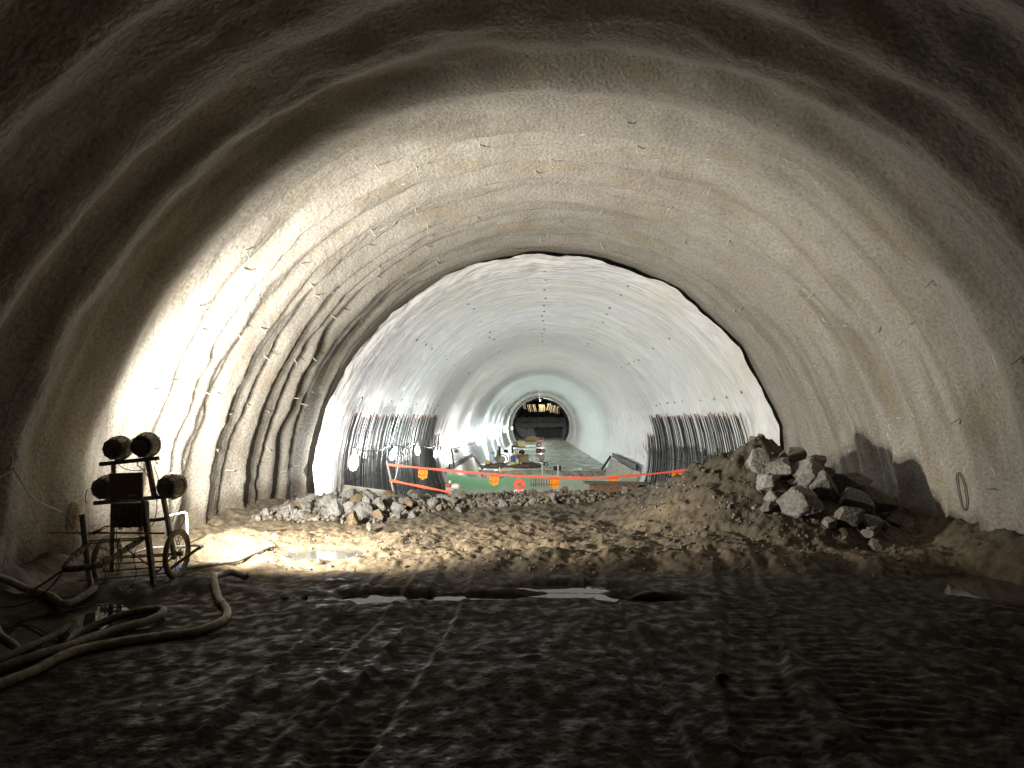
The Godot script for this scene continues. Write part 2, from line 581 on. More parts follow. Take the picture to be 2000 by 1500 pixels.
func ground_h(x: float, d: float) -> float:
	var h := 0.05 * n1.get_noise_2d(x * 0.45, d * 0.45) + (0.02 + 0.03 * sst(7.4, 8.6, d)) * n2.get_noise_2d(x * 1.5 + 4.0, d * 1.5)
	# drain along the left wall and the spoil thrown up beside it
	var tx := -4.25 + 0.18 * sin(d * 1.1)
	var dr := (x - tx) / 0.36
	h -= 0.15 * exp(-dr * dr) * (1.0 - sst(6.6, 7.3, d))
	h += 0.34 * sst(-4.95, -5.4, x) * (1.0 - 0.75 * sst(8.6, 9.6, d)) * (0.8 + 0.5 * n1.get_noise_2d(d * 0.8, 3.0))
	h += 0.30 * sst(4.75, 5.4, x) * (0.8 + 0.9 * n1.get_noise_2d(d * 0.7, 8.0))
	var rr := Vector2((x + 3.55) / 0.55, (d - 6.95) / 0.22)
	h += 0.11 * exp(-rr.length_squared())
	for m in [[-3.55, 8.75, 0.35, 0.13], [-3.25, 8.0, 0.2, 0.10], [-4.3, 9.6, 0.5, 0.12], [-1.9, 8.6, 0.5, 0.07], [-2.1, 9.9, 0.4, 0.10]]:
		var q := Vector2(x - m[0], d - m[1]) / float(m[2])
		h += float(m[3]) * exp(-q.length_squared())
	# ridge thrown up across the haul road, and churned mud behind it
	var rd := (d - 8.25 - 0.15 * n1.get_noise_2d(x * 0.6, 7.0)) / 0.3
	h += 0.11 * exp(-rd * rd) * sst(-1.9, -0.6, x) * (0.7 + 0.8 * n2.get_noise_2d(x * 1.3, 1.0))
	h += 0.10 * sst(8.0, 8.6, d) * sst(-2.2, 0.0, x)
	# rubble bank and the drop behind it
	h += (0.10 + 0.04 * n1.get_noise_2d(x * 0.9, 2.0)) * sst(10.2, 13.2, d) - 0.17 * sst(13.3, 14.8, d)
	# muck heap at the right
	var heap := 0.0
	for k in [[3.2, 11.0, 1.30, 0.60], [2.75, 11.3, 1.08, 0.60], [2.05, 11.9, 0.60, 0.42], [3.75, 10.4, 0.42, 0.50], [2.75, 10.1, 0.50, 0.45], [3.5, 9.5, 0.12, 0.25], [2.2, 9.3, 0.2, 0.25]]:
		var dist := Vector2(x - k[0], d - k[1]).length()
		heap = maxf(heap, float(k[2]) - float(k[3]) * sqrt(dist * dist + 0.03))
	if heap > 0.0:
		h += heap * (1.0 + 0.16 * n2.get_noise_2d(x * 2.0, d * 2.0))
	h -= 3.1 * sst(15.7, 19.5, d)
	# wheel ruts and crawler tracks that run on towards the bank
	var churn := sst(-0.2, 0.3, n1.get_noise_2d(x * 0.4 + 90.0, d * 0.4))
	var hard := 1.0 - sst(7.4, 8.4, d)
	if hard > 0.0:
		for k in TRACKS:
			var u: float = (x - k[0] - k[3] * (d - 5.0) - 0.07 * n1.get_noise_2d(d * 0.35, k[0] * 3.0)) / k[1]
			if absf(u) < 1.7:
				var bed := 1.0 - sst(0.8, 1.08, absf(u))
				var keep := 0.35 + 0.65 * sst(-0.35, 0.35, n1.get_noise_2d(x * 0.5 + 31.0, d * 0.35))
				var lug := sin(d * TAU / float(k[4]) + absf(u) * 1.1)
				h += hard * (bed * (-0.022 + keep * 0.0065 * lug * (0.4 + 0.6 * churn)) + 0.020 * exp(-pow((absf(u) - 1.15) / 0.16, 2.0)) * (0.5 + 0.8 * n2.get_noise_2d(d * 2.3, u)))
	# clods
	var rough := 0.04 + 0.17 * churn + 1.15 * sst(7.6, 8.6, d) + 0.35 * sst(2.2, 3.2, x)
	h += rough * (0.040 * (nr.get_noise_2d(x * 1.7, d * 1.9) - 0.4) + 0.016 * n2.get_noise_2d(x * 6.5, d * 6.5)) + (0.4 + 0.6 * rough) * 0.007 * n3.get_noise_2d(x * 19.0, d * 23.0) + 0.005 * n2.get_noise_2d(x * 31.0, d * 37.0) * (1.0 - sst(5.0, 8.0, d))
	for k in POOLS:
		var q := Vector2((x - k[0]) / (k[2] * 1.1), (d - k[1]) / (k[3] * 1.1))
		var l := q.length_squared()
		if l < 5.0:
			var e := exp(-l * l * 0.55)
			h = lerpf(h, -0.155 + 0.06 * n2.get_noise_2d(x * 3.0, d * 5.0) + 0.035 * n3.get_noise_2d(x * 8.0, d * 12.0), e)
	return h

func ground_p(x: float, d: float) -> Vector3:
	return V(x, ground_h(x, d), -d)

func ground_c(x: float, d: float, p: Vector3) -> Color:
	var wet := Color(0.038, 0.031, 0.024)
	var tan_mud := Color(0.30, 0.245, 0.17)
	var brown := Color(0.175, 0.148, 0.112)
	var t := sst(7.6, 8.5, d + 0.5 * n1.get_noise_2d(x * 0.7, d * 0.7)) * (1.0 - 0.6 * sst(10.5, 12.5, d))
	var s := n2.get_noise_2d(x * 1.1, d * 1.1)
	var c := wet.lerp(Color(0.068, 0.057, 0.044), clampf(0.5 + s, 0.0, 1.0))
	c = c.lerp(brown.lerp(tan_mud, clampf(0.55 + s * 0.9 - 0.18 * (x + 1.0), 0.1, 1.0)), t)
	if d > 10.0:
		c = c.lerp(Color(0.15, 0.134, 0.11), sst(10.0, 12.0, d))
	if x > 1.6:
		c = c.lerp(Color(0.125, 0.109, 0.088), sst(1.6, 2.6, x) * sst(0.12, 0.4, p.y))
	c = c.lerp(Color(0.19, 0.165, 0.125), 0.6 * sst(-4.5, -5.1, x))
	return c

func build_setting() -> void:
	# shotcrete lining
	var ds := steps(-14.0, 2.0, 0.5)
	ds.remove_at(ds.size() - 1)
	ds.append_array(steps(2.0, 8.0, 0.05))
	ds.remove_at(ds.size() - 1)
	ds.append_array(steps(8.0, 16.6, 0.034))
	var angles := steps(-0.14, PI + 0.14, 0.0098)
	var tun := thing("tunnel", "grey sprayed concrete tunnel arch with wavy ribs around the muddy floor", "tunnel")
	put("shotcrete_lining", grid(ds, angles, lining_p, lining_c, true), M.shotcrete, tun)
	var cap := st_new()
	cap.set_smooth_group(-1)
	for k in 40:
		var a0 := lerpf(-0.3, PI + 0.3, k / 40.0)
		var a1 := lerpf(-0.3, PI + 0.3, (k + 1) / 40.0)
		tri(cap, V(0, YC, 13.98), V(5.8 * cos(a0), YC + 5.8 * sin(a0), 13.98), V(5.8 * cos(a1), YC + 5.8 * sin(a1), 13.98), V(0, 0, 20))
	var capc := done(cap)
	put("end_wall", capc, M.grey_paint, tun)
	pins_on(tun)
	# muddy floor
	var xs := steps(-5.75, 5.75, 0.025)
	var gd := steps(-14.0, 1.2, 0.4)
	var d := 1.2
	while d < 17.0:
		d += maxf(0.0125, d * 0.0043) if d > 2.2 else 0.05
		gd.append(d)
	gd.append_array(PackedFloat32Array([17.3, 17.7, 18.2, 18.8, 19.5, 20.2]))
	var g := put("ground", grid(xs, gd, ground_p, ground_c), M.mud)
	g.set_meta("kind", "structure")
	for i in POOLS.size():
		var k: Array = POOLS[i]
		var st := st_new()
		st.set_smooth_group(-1)
		var lvl := -0.062
		for q in 28:
			var a := TAU * q / 28.0
			var b := TAU * (q + 1) / 28.0
			tri(st, V(k[0], lvl, -k[1]), V(k[0] + k[2] * 1.5 * cos(a), lvl, -k[1] + k[3] * 1.5 * sin(a)), V(k[0] + k[2] * 1.5 * cos(b), lvl, -k[1] + k[3] * 1.5 * sin(b)), V(k[0], -9, -k[1]))
		var w := put("puddle", done(st), M.muddy_water if i == 0 or i == 8 else M.water)
		w.set_meta("kind", "structure")
	# white waterproof sheeting, hung in bands
	var tops := [15.75, 18.0, 20.6, 24.0, 28.0, 33.0, 40.0, 50.0, 64.0, 84.0, 104.0, 128.3]
	var sh := thing("waterproof_sheeting", "crumpled white waterproof sheeting lining the tunnel beyond the rubble bank", "sheeting")
	for i in tops.size() - 1:
		var mid: float = (tops[i] + tops[i + 1]) * 0.5
		var mesh := grid(steps(tops[i], tops[i + 1], maxf(0.045, mid * mid * 0.00032)), steps(-0.62, PI + 0.62, 0.0125 if mid < 40.0 else 0.02), sheet_p, sheet_c, true)
		put("sheet_band", mesh, M.sheeting, sh)
	fixings_on(sh)

func pins_on(tun: Node) -> void:
	# bent thickness pins that stick out of the shotcrete
	var variants: Array = []
	for k in 5:
		var l := 0.085 + 0.014 * k
		var b := 0.35 * sin(k * 2.1)
		variants.append(tube_mesh(PackedVector3Array([V(0, -0.04, 0), V(0, l * 0.8, 0), V(0.02 * cos(b), l, 0.02 * sin(b)), V(0.045 * cos(b), l + 0.005, 0.045 * sin(b))]), 0.0088, 5))
	for row in 15:
		var a0 := 0.12 + row * 0.205
		var d := 8.6 + rng.randf() * 0.5
		while d < 15.2:
			var a := a0 + rng.randf_range(-0.06, 0.06)
			var side := sst(1.7, 2.3, a)
			if rng.randf() < 0.36 + 0.56 * side:
				var p := lining_p(d, a)
				if p.y > ground_h(p.x, d) + 0.25 and not (p.x > 4.0 and p.y < 1.4 and absf(d - 9.45) < 0.5):
					var o := put("wall_pin", variants[rng.randi() % 5], M.pin_steel, tun)
					var inward := V(-cos(a), -sin(a), 0)
					o.transform = aim(p, inward + V(rng.randf_range(-0.5, 0.5), rng.randf_range(-0.6, 0.3), rng.randf_range(-0.3, 0.3)))
			d += rng.randf_range(0.5, 0.85)
	for k in [[0.42, 7.6], [0.62, 8.3], [0.3, 8.9], [0.5, 9.6]]:
		var o := put("wall_pin", variants[4], M.pin_steel, tun)
		o.transform = aim(lining_p(k[1], k[0]), V(-cos(k[0]), -sin(k[0]) - 0.3, 0.2))
	# pale drips and splashes of mortar
	for k in 46:
		var a := rng.randf_range(0.03, 0.5) if k < 26 else rng.randf_range(0.4, 2.2)
		var d := rng.randf_range(6.5, 14.0)
		var len := rng.randf_range(0.03, 0.12)
		var st := st_new()
		st.set_smooth_group(1)
		var n := 5
		var path := PackedVector3Array()
		for i in n:
			var s := float(i) / (n - 1)
			path.append(lining_p(d + 0.01 * sin(s * 5.0 + k), a - s * len / R0))
		tube(st, path, rng.randf_range(0.004, 0.009), 6, 0.003)
		put("mortar_drip", done(st), M.mortar, tun)

func fixings_on(sh: Node) -> void:
	var st := st_new()
	lathe(st, [Vector2(0.0, 0.022), Vector2(0.03, 0.018), Vector2(0.038, 0.0), Vector2(0.038, -0.05)], Transform3D.IDENTITY, 8)
	var disc := done(st)
	for a0 in [0.42, 0.82, 1.18, 1.57, 1.98, 2.33, 2.72]:
		var d: float = 16.7 + rng.randf() * 0.6
		while d < 34.0:
			if rng.randf() < 0.82:
				var a: float = a0 + rng.randf_range(-0.012, 0.012)
				var o := put("fixing_disc", disc, M.dark_steel, sh)
				o.transform = aim(sheet_p(d, a), V(-cos(a), -sin(a), 0))
			d += rng.randf_range(1.1, 1.5)

# ---------------------------------------------------------------- invert: bars, sheets, concrete
func floor_y(d: float) -> float:
	return -1.82 - 0.0075 * (d - 48.0)

func build_invert() -> void:
	# floor of the white tunnel
	var base := put("invert_floor", grid(steps(-5.0, 5.0, 0.5), steps(19.0, 48.2, 0.8), func(x: float, d: float) -> Vector3: return V(x, -2.85 + 0.05 * n1.get_noise_2d(x, d), -d), no_col), M.mud)
	base.set_meta("kind", "structure")
	var fl := put("concrete_floor", grid(steps(-4.9, 4.9, 0.12), steps(47.8, 130.0, 0.25), func(x: float, d: float) -> Vector3: return V(x, floor_y(d) + 0.035 * n1.get_noise_2d(x * 0.25, d * 0.35) + 0.045 * (ring_saw(d, 5.2, 0.7) - 0.5), -d), no_col), M.wet_floor)
	fl.set_meta("kind", "structure")
	var cut := put("floor_step", box_mesh(V(9.2, 1.2, 0.12), at(V(0, -2.44, -47.9))), M.concrete)
	cut.set_meta("kind", "structure")
	for s in [-1.0, 1.0]:
		var side := "left" if s < 0 else "right"
		# black sheet behind the bars
		var ang := func(y: float) -> float: return asin(clampf((y - YC) / 5.03, -1.0, 1.0))
		var shp := func(d: float, v: float) -> Vector3:
			var top := 0.62 + 0.5 * n2.get_noise_2d(d * 1.7, s * 7.0) - 0.4 * sst(29.0, 33.0, d) - 1.2 * (1.0 - sst(17.0, 18.6, d))
			var y := lerpf(-2.75, top, v)
			var a: float = ang.call(y)
			var r := 5.00 + 0.025 * n1.get_noise_2d(d * 3.0, v * 1.5)
			return V(s * r * cos(a), YC + r * sin(a), -d)
		var o := put("black_sheet", grid(steps(16.9, 34.6, 0.12), steps(0, 1, 0.04), shp, no_col, s > 0), M.dark_sheet)
		tag(o, "dark grey waterproof sheet low on the %s wall behind the steel bars" % side, "sheeting")
		# starter bars
		var mt := thing("rebar_mat", "row of dark upright steel starter bars with red tips along the %s wall" % side, "rebar", Vector3.ZERO)
		var kinds: Array = []
		for tier in 2:
			for k in 4:
				var top: float = (1.70 if tier == 0 else 0.86) + 0.035 * k
				var st := st_new()
				var path := PackedVector3Array()
				for i in 9:
					var y := lerpf(-1.9, top, i / 8.0)
					var a := asin((y - YC) / 4.93)
					path.append(V(s * 4.93 * cos(a), YC + 4.93 * sin(a), 0))
				tube(st, path, 0.0125, 6)
				var m := done(st)
				m.surface_set_material(0, M.steel_bar)
				var st2 := st_new()
				tube(st2, PackedVector3Array([path[8] + (path[7] - path[8]).normalized() * 0.045, path[8] + (path[8] - path[7]).normalized() * 0.012]), 0.0142, 6)
				st2.generate_normals()
				st2.commit(m)
				m.surface_set_material(1, M.red_tip)
				kinds.append(m)
		var d := 17.05
		var i := 0
		while d < 33.4:
			var low := d > 31.3
			var o2 := put("steel_bar", kinds[(4 if low else 0) + rng.randi() % 4], null, mt)
			o2.position = V(-s * rng.randf_range(0.0, 0.05), rng.randf_range(-0.04, 0.05), -d)
			o2.rotation.x = rng.randf_range(-0.03, 0.03)
			d += 0.085 + 0.08 * rng.randf() + (0.12 if rng.randf() < 0.10 else 0.0)
			i += 1
		for y in [0.1, -0.6]:
			var a := asin((y - YC) / 4.96)
			put("tie_bar", rod_mesh(V(s * 4.97 * cos(a), y, -17.4), V(s * 4.97 * cos(a), y, -33.2), 0.012, 6), M.steel_bar, mt)
		# concrete side slabs of the invert
		var kerb := thing("invert_slab", "pale curved concrete side slab with a black strip on its edge, %s wall" % side, "concrete slab")
		var cs := func(d2: float, v: float) -> Vector3:
			var y := lerpf(-2.75, -0.94, v)
			var a := asin((y - YC) / 4.72)
			return V(s * 4.72 * cos(a), YC + 4.72 * sin(a), -d2)
		put("slab_face", grid(steps(36.2, 48.0, 0.5), steps(0, 1, 0.05), cs, no_col, s > 0), M.concrete, kerb)
		var st3 := st_new()
		st3.set_smooth_group(-1)
		for k in 20:
			var q: Array = []
			for e in [[k, 4.72], [k + 1, 4.72], [k + 1, 5.06], [k, 5.06]]:
				var y := lerpf(-2.75, -0.94, e[0] / 20.0)
				var a: float = asin((y - YC) / 4.72)
				q.append(V(s * float(e[1]) * cos(a), YC + float(e[1]) * sin(a), -36.2))
			quad(st3, q[0], q[1], q[2], q[3], V(0, 0, -60))
		put("slab_end", done(st3), M.white_paint, kerb)
		put("black_strip", bar_mesh(V(s * 4.74, -0.80, -36.1), V(s * 4.74, -0.80, -48.0), 0.10, 0.30), M.black_rubber, kerb)
		put("stop_end", bar_mesh(V(s * 4.62, -0.85, -48.06), V(s * 3.98, -1.78, -48.06), 0.34, 0.12), M.black_rubber, kerb)

# ---------------------------------------------------------------- lamps down the tunnel
const BULBS := [[-4.31, 0.73, 15.9, 3.2], [-4.20, 0.70, 19.6, 5.0], [-4.21, 0.63, 23.6, 7.0], [-4.17, 0.33, 27.5, 7.5], [-4.17, -0.04, 39.0, 10.0], [-4.23, 0.06, 47.5, 9.0],
	[-4.21, 0.02, 63.0, 12.0], [-4.28, 0.12, 73.0, 10.0], [-4.26, 0.22, 82.0, 10.0], [-4.34, 0.14, 90.0, 8.0], [-4.40, 0.14, 108.0, 12.0], [-0.12, 4.98, 129.5, 30.0]]

func build_lamps() -> void:
	var st := st_new()
	lathe(st, [Vector2(0.0, -0.17), Vector2(0.05, -0.15), Vector2(0.075, -0.08), Vector2(0.075, 0.04), Vector2(0.05, 0.10), Vector2(0.03, 0.12)], Transform3D.IDENTITY, 12)
	var bulb := done(st)
	st = st_new()
	lathe(st, [Vector2(0.032, 0.11), Vector2(0.036, 0.2), Vector2(0.02, 0.22), Vector2(0.0, 0.22)], Transform3D.IDENTITY, 10)
	var cap := done(st)
	var words := ["largest and nearest white work lamp hanging before the left steel bars", "second white work lamp, hanging where the orange tape is tied", "white work lamp before the far half of the left steel bars",
		"white work lamp at the far end of the left steel bars", "small work lamp above the left concrete side slab", "small work lamp just beyond the left concrete side slab", "tiny bright work lamp above the left of the machines",
		"tiny work lamp on the left cable, eighth along it", "tiny work lamp on the left cable, third from its far end", "tiny work lamp on the left cable, second from its far end", "farthest tiny work lamp beside the dark opening", "bright work lamp at the crown of the dark opening"]
	for i in BULBS.size():
		var b: Array = BULBS[i]
		var o := thing("work_lamp", words[i], "lamp", V(b[0], b[1], -b[2]), "work lamps strung through the white tunnel")
		var k := 1.35 if i == 0 else 1.1 if i < 4 else minf(1.55, 1.0 + 0.006 * float(b[2]))
		o.scale = Vector3.ONE * k
		if i < 4:
			o.rotation.z = [-0.12, -0.25, 0.08, -0.02][i]
		put("bulb", bulb, M.bulb_glow, o)
		put("lamp_socket", cap, M.bulb_cap, o)
		var l := OmniLight3D.new()
		l.name = "lamp_light"
		l.light_color = Color(1.0, 0.99, 0.98) if i < 2 else Color(0.94, 1.0, 1.0) if i in [2, 6, 7, 8, 9] else Color(1.0, 0.995, 0.98)
		l.light_energy = 1.15 * float(b[3])
		l.omni_range = 90.0
		l.omni_attenuation = 2.0
		l.light_size = 0.07
		l.shadow_enabled = true
		o.add_child(l)
	# cable that carries them
	st = st_new()
	for i in 10:
		var a: Array = BULBS[i]
		var b: Array = BULBS[i + 1]
		tube(st, sag(V(a[0] - 0.02, a[1] + 0.30, -a[2]), V(b[0] - 0.02, b[1] + 0.30, -b[2]), 0.12 + 0.006 * (b[2] - a[2])), 0.011 + 0.0002 * float(a[2]), 5)
	var cb := put("lamp_cable", done(st), M.cable_black)
	tag(cb, "sagging black cable that carries the work lamps along the left wall", "cable")

# ---------------------------------------------------------------- rocks
func rock_mesh(seed_value: int, n := 6, planes := 16, jag := 0.0, squash := Vector3.ONE) -> ArrayMesh:
	var g := RandomNumberGenerator.new()
	g.seed = seed_value
	var pl: Array = []
	for k in planes:
		var v := V(g.randfn(), g.randfn(), g.randfn()).normalized()
		pl.append([v, g.randf_range(0.62, 1.0)])
	var skew := Basis.from_euler(V(g.randf() * TAU, g.randf() * TAU, g.randf() * TAU))
	for k in 6:
		var v := skew[k / 2] * (1.0 if k % 2 else -1.0) + V(g.randfn(), g.randfn(), g.randfn()) * 0.22
		pl.append([v.normalized(), g.randf_range(0.55, 0.9)])
	var pt := func(v: Vector3) -> Vector3:
		v = v.normalized()
		var r := 1.4
		for q in pl:
			var c: float = v.dot(q[0])
			if c > 0.05:
				r = minf(r, q[1] / c)
		r *= 1.0 + jag * n2.get_noise_3d(v.x * 2.2 + seed_value, v.y * 2.2, v.z * 2.2)
		return v * r * squash
	var st := st_new()
	st.set_smooth_group(-1)
	for axis in 3:
		for s in [-1.0, 1.0]:
			for i in n:
				for j in n:
					var q: Array = []
					for e in [[0, 0], [1, 0], [1, 1], [0, 1]]:
						var p := Vector3.ZERO
						p[axis] = s
						p[(axis + 1) % 3] = tan((2.0 * (i + e[0]) / n - 1.0) * PI / 4.0)
						p[(axis + 2) % 3] = tan((2.0 * (j + e[1]) / n - 1.0) * PI / 4.0)
						q.append(pt.call(p))
					quad(st, q[0], q[1], q[2], q[3], Vector3.ZERO)
	return done(st)

func tinted(m: Mesh, c: Color) -> ArrayMesh:
	var a := m.surface_get_arrays(0)
	var cols := PackedColorArray()
	cols.resize(a[Mesh.ARRAY_VERTEX].size())
	cols.fill(c)
	a[Mesh.ARRAY_COLOR] = cols
	var out := ArrayMesh.new()
	out.add_surface_from_arrays(Mesh.PRIMITIVE_TRIANGLES, a)
	return out

func stone(called: String, m: Mesh, p: Vector3, r: float, label: String, group := "", turn := Vector3.INF, stretch := Vector3.ONE) -> MeshInstance3D:
	var o := put(called, m, M.rock)
	var t := turn if turn != Vector3.INF else V(rng.randf() * TAU, rng.randf() * TAU, rng.randf() * TAU)
	o.transform = Transform3D(Basis.from_euler(t) * Basis.from_scale(stretch * r), p)
	tag(o, label, "rock", group)
	return o

func build_ground_rocks() -> void:
	var greys := [Color(0.27, 0.27, 0.27), Color(0.34, 0.335, 0.32), Color(0.20, 0.195, 0.19), Color(0.22, 0.20, 0.17), Color(0.15, 0.138, 0.118)]
	# boulders on the flank of the muck heap
	var big: Array = [
		[3.00, 0.72, 10.25, 0.25, 1, "pale flat boulder at the left edge of the pile on the muck heap"],
		[3.24, 0.72, 10.2, 0.29, 1, "pale upright boulder in the middle of the muck heap's top row"],
		[3.58, 0.64, 10.1, 0.30, 1, "largest pale slab of rock leaning on the muck heap's right flank"],
		[3.66, 0.86, 10.7, 0.18, 4, "dark boulder right of the muck heap's crest"],
		[3.98, 0.46, 10.4, 0.22, 2, "dark grey boulder in shade behind the largest pale slab"],
		[4.12, 0.36, 10.2, 0.28, 2, "long dark slab lying in shade right of the pale boulders"],
		[2.98, 0.42, 9.9, 0.17, 1, "small pale block below the flat boulder at left"],
		[3.26, 0.20, 9.5, 0.27, 0, "big grey boulder at the foot of the muck heap"],
		[3.74, 0.28, 9.85, 0.24, 2, "dark boulder in the middle of the shaded rocks"],
		[4.10, 0.24, 9.75, 0.29, 0, "rounded grey boulder with a flat lit face near the wall"],
		[3.80, 0.05, 9.3, 0.21, 3, "brownish pointed rock at the front of the boulder pile"],
		[4.14, 0.10, 9.4, 0.18, 1, "pale thin wedge of rock standing at the front right"],
		[3.66, 0.36, 10.0, 0.19, 2, "squat dark rock under the largest pale slab"],
		[2.97, 0.30, 9.72, 0.13, 0, "small grey rock above the big boulder's left shoulder"],
		[4.66, 0.22, 9.9, 0.17, 3, "brown rock against the foot of the right wall"],
		[4.45, 0.16, 10.0, 0.26, 4, "dark boulder between the pile and the right wall"],
		[4.02, -0.02, 9.05, 0.12, 3, "small brown splinter lying before the boulder pile"],
		[3.95, 0.72, 10.7, 0.16, 1, "light rock perched behind the largest pale slab"],
		[3.10, 0.50, 10.05, 0.11, 1, "pale chip of rock between the flat and the upright boulder"],
		[3.40, 0.52, 10.0, 0.12, 0, "small grey wedge below the upright boulder"],
		[3.86, 0.52, 10.2, 0.13, 1, "small pale block right of the largest pale slab"],
		[4.30, 0.30, 10.1, 0.14, 0, "grey block above the long dark slab's right end"],
		[3.55, 0.12, 9.25, 0.12, 0, "small grey rock leaning on the big boulder's right foot"],
		[2.86, 0.16, 9.55, 0.10, 3, "brown stone left of the big grey boulder"],
		[3.98, 0.12, 9.2, 0.10, 1, "pale chip beside the brownish pointed rock"],
		[4.34, 0.05, 9.5, 0.11, 2, "dark stone between the pale wedge and the right wall"],
		[2.92, 0.62, 10.45, 0.09, 3, "brown stone above the flat boulder at left"],
		[3.50, 0.45, 9.95, 0.18, 0, "grey rock wedged between the pale slab and the big boulder"],
		[3.10, 1.08, 10.9, 0.09, 3, "brown clod of rock on the muck heap's crest"],
	]
	for i in big.size():
		var b: Array = big[i]
		var m := tinted(rock_mesh(100 + i * 7, 14, 11, 0.07), greys[b[4]].lerp(Color(0.2, 0.175, 0.14), 0.3))
		var st := V(rng.randf_range(0.95, 1.3), rng.randf_range(0.65, 0.9), rng.randf_range(0.8, 1.05))
		stone("boulder", m, V(b[0], maxf(b[1], ground_h(b[0], b[2]) + 0.4 * float(b[3])), -b[2]), float(b[3]) * 0.92, b[5], "boulders on the muck heap", V(rng.randf_range(-0.6, 0.6), rng.randf() * TAU, rng.randf_range(-0.6, 0.6)), st)
	# stock of shared rock shapes
	var stock: Array = []
	for k in 15:
		stock.append(tinted(rock_mesh(400 + k * 13, 6, 8 + k % 3, 0.05), greys[k % 5].lerp(Color(0.25, 0.245, 0.235), 0.25) * 0.85))
	var browns: Array = []
	for k in 5:
		browns.append(tinted(rock_mesh(700 + k * 17, 6, 9, 0.05), Color(0.21, 0.155, 0.09)))
	# the larger rocks at the left end of the rubble bank
	var lead := [[-4.61,13.12,0.08,0],[-4.29,12.84,0.14,0],[-4.36,13.60,0.09,0],[-4.20,13.96,0.14,0],[-3.67,13.24,0.19,0],[-3.46,12.84,0.11,1],[-3.34,13.32,0.16,0],[-3.39,13.84,0.08,0],[-3.18,13.52,0.10,0],[-2.91,13.20,0.13,1],[-2.67,13.00,0.06,1],[-3.93,12.64,0.17,0],
		[-3.69,12.76,0.09,0],[-4.20,12.28,0.12,0],[-3.56,11.82,0.17,0],[-3.33,11.91,0.14,0],[-3.07,11.82,0.20,0],[-3.06,11.14,0.12,1],[-2.71,10.71,0.07,0],[-3.18,12.56,0.12,0],[-2.83,12.64,0.18,0],[-2.89,12.10,0.16,0],[-2.58,12.24,0.11,0],[-1.94,13.68,0.12,0],
		[-2.48,13.36,0.10,0],[-2.63,13.28,0.06,0],[-1.69,13.40,0.13,0],[-2.27,13.88,0.07,0],[-2.04,12.76,0.10,0],[-2.58,14.52,0.11,0],[-2.92,14.44,0.10,0],[-3.22,14.36,0.11,0]]
	var say := {4: "big blue-grey block at the heart of the left rubble heap", 6: "tall grey block right of the big blue-grey block", 7: "small square white block on top of the left rubble heap", 8: "pale cubic block beside the small white one",
		9: "long brown rock under the pale cubic block", 5: "brown wedge before the big blue-grey block", 11: "rounded grey rock at the left flank of the rubble", 14: "grey slab with a bright corner at the left front", 16: "grey flat-topped block at the front of the left heap",
		17: "brown squat rock at the very front of the left heap", 18: "small white shard lying foremost in the mud", 0: "pale square stone nearest the left wall", 20: "broad grey slab right of the heap's middle", 23: "light flat rock alone in the darker rubble", 26: "light rock right of the flat one in darker rubble"}
	for i in lead.size():
		var b: Array = lead[i]
		var y: float = ground_h(b[0], b[1]) + b[2] * (0.55 if i % 3 else 0.8)
		var m: Mesh = browns[i % 5] if b[3] == 1 else stock[[0, 1, 5, 6, 10, 11][i % 6]]
		stone("rock", m, V(b[0], y, -b[1]), b[2] * 1.12, say.get(i, "pale grey angular rock " + ["at the outer left flank of the rubble", "in the left heap's upper rows", "in the left heap's lower rows", "right of the left heap's big blocks"][0 if b[0] < -3.9 else 3 if b[0] > -2.7 else 1 if b[1] > 12.9 else 2]), "" if say.has(i) else "angular rocks at the left end of the rubble bank", Vector3.INF, V(1.25, rng.randf_range(0.6, 0.9), 0.95))
	# the rest of the bank
	var placed := 0
	while placed < 265:
		var x := rng.randf_range(-4.7, 2.6)
		var d := rng.randf_range(11.6, 15.5)
		var line := 11.4 + 1.1 * sst(-3.0, -1.0, x) + 0.4 * sst(-0.6, 1.6, x)
		if d < line:
			continue
		var r := rng.randf_range(0.045, 0.085) * (1.35 - 0.35 * sst(-3.0, -0.5, x)) * (1.0 + 0.6 * pow(rng.randf(), 5.0))
		var y := ground_h(x, d) + r * rng.randf_range(0.25, 0.7)
		var brown := rng.randf() < 0.16
		var place: String = "at the left wall" if x < -3.7 else "under the stake of the tapes" if x < -2.9 else "under the lower tape" if x < -2.0 else "before the second flag" if x < -0.95 else "before the round sign" if x < -0.1 else "before the middle flag" if x < 0.9 else "before the brown crate" if x < 1.9 else "at the foot of the muck heap"
		var row := "crest" if d > 14.2 else "middle" if d > 13.1 else "front edge"
		var say_it := "%s broken rock on the rubble bank's %s %s" % ["brown" if brown else "grey", row, place]
		stone("rock", browns[rng.randi() % 5] if brown else stock[rng.randi() % 15], V(x, y, -d), r, say_it, say_it.replace("broken rock", "broken rocks"), Vector3.INF, V(1.3, 0.7, 0.95))
		placed += 1
	# gravel and small stones: one mass
	var mm := MultiMesh.new()
	mm.transform_format = MultiMesh.TRANSFORM_3D
	mm.use_colors = true
	mm.mesh = tinted(rock_mesh(55, 3, 9, 0.0), Color(1, 1, 1))
	var ts: Array = []
	var cs: Array = []
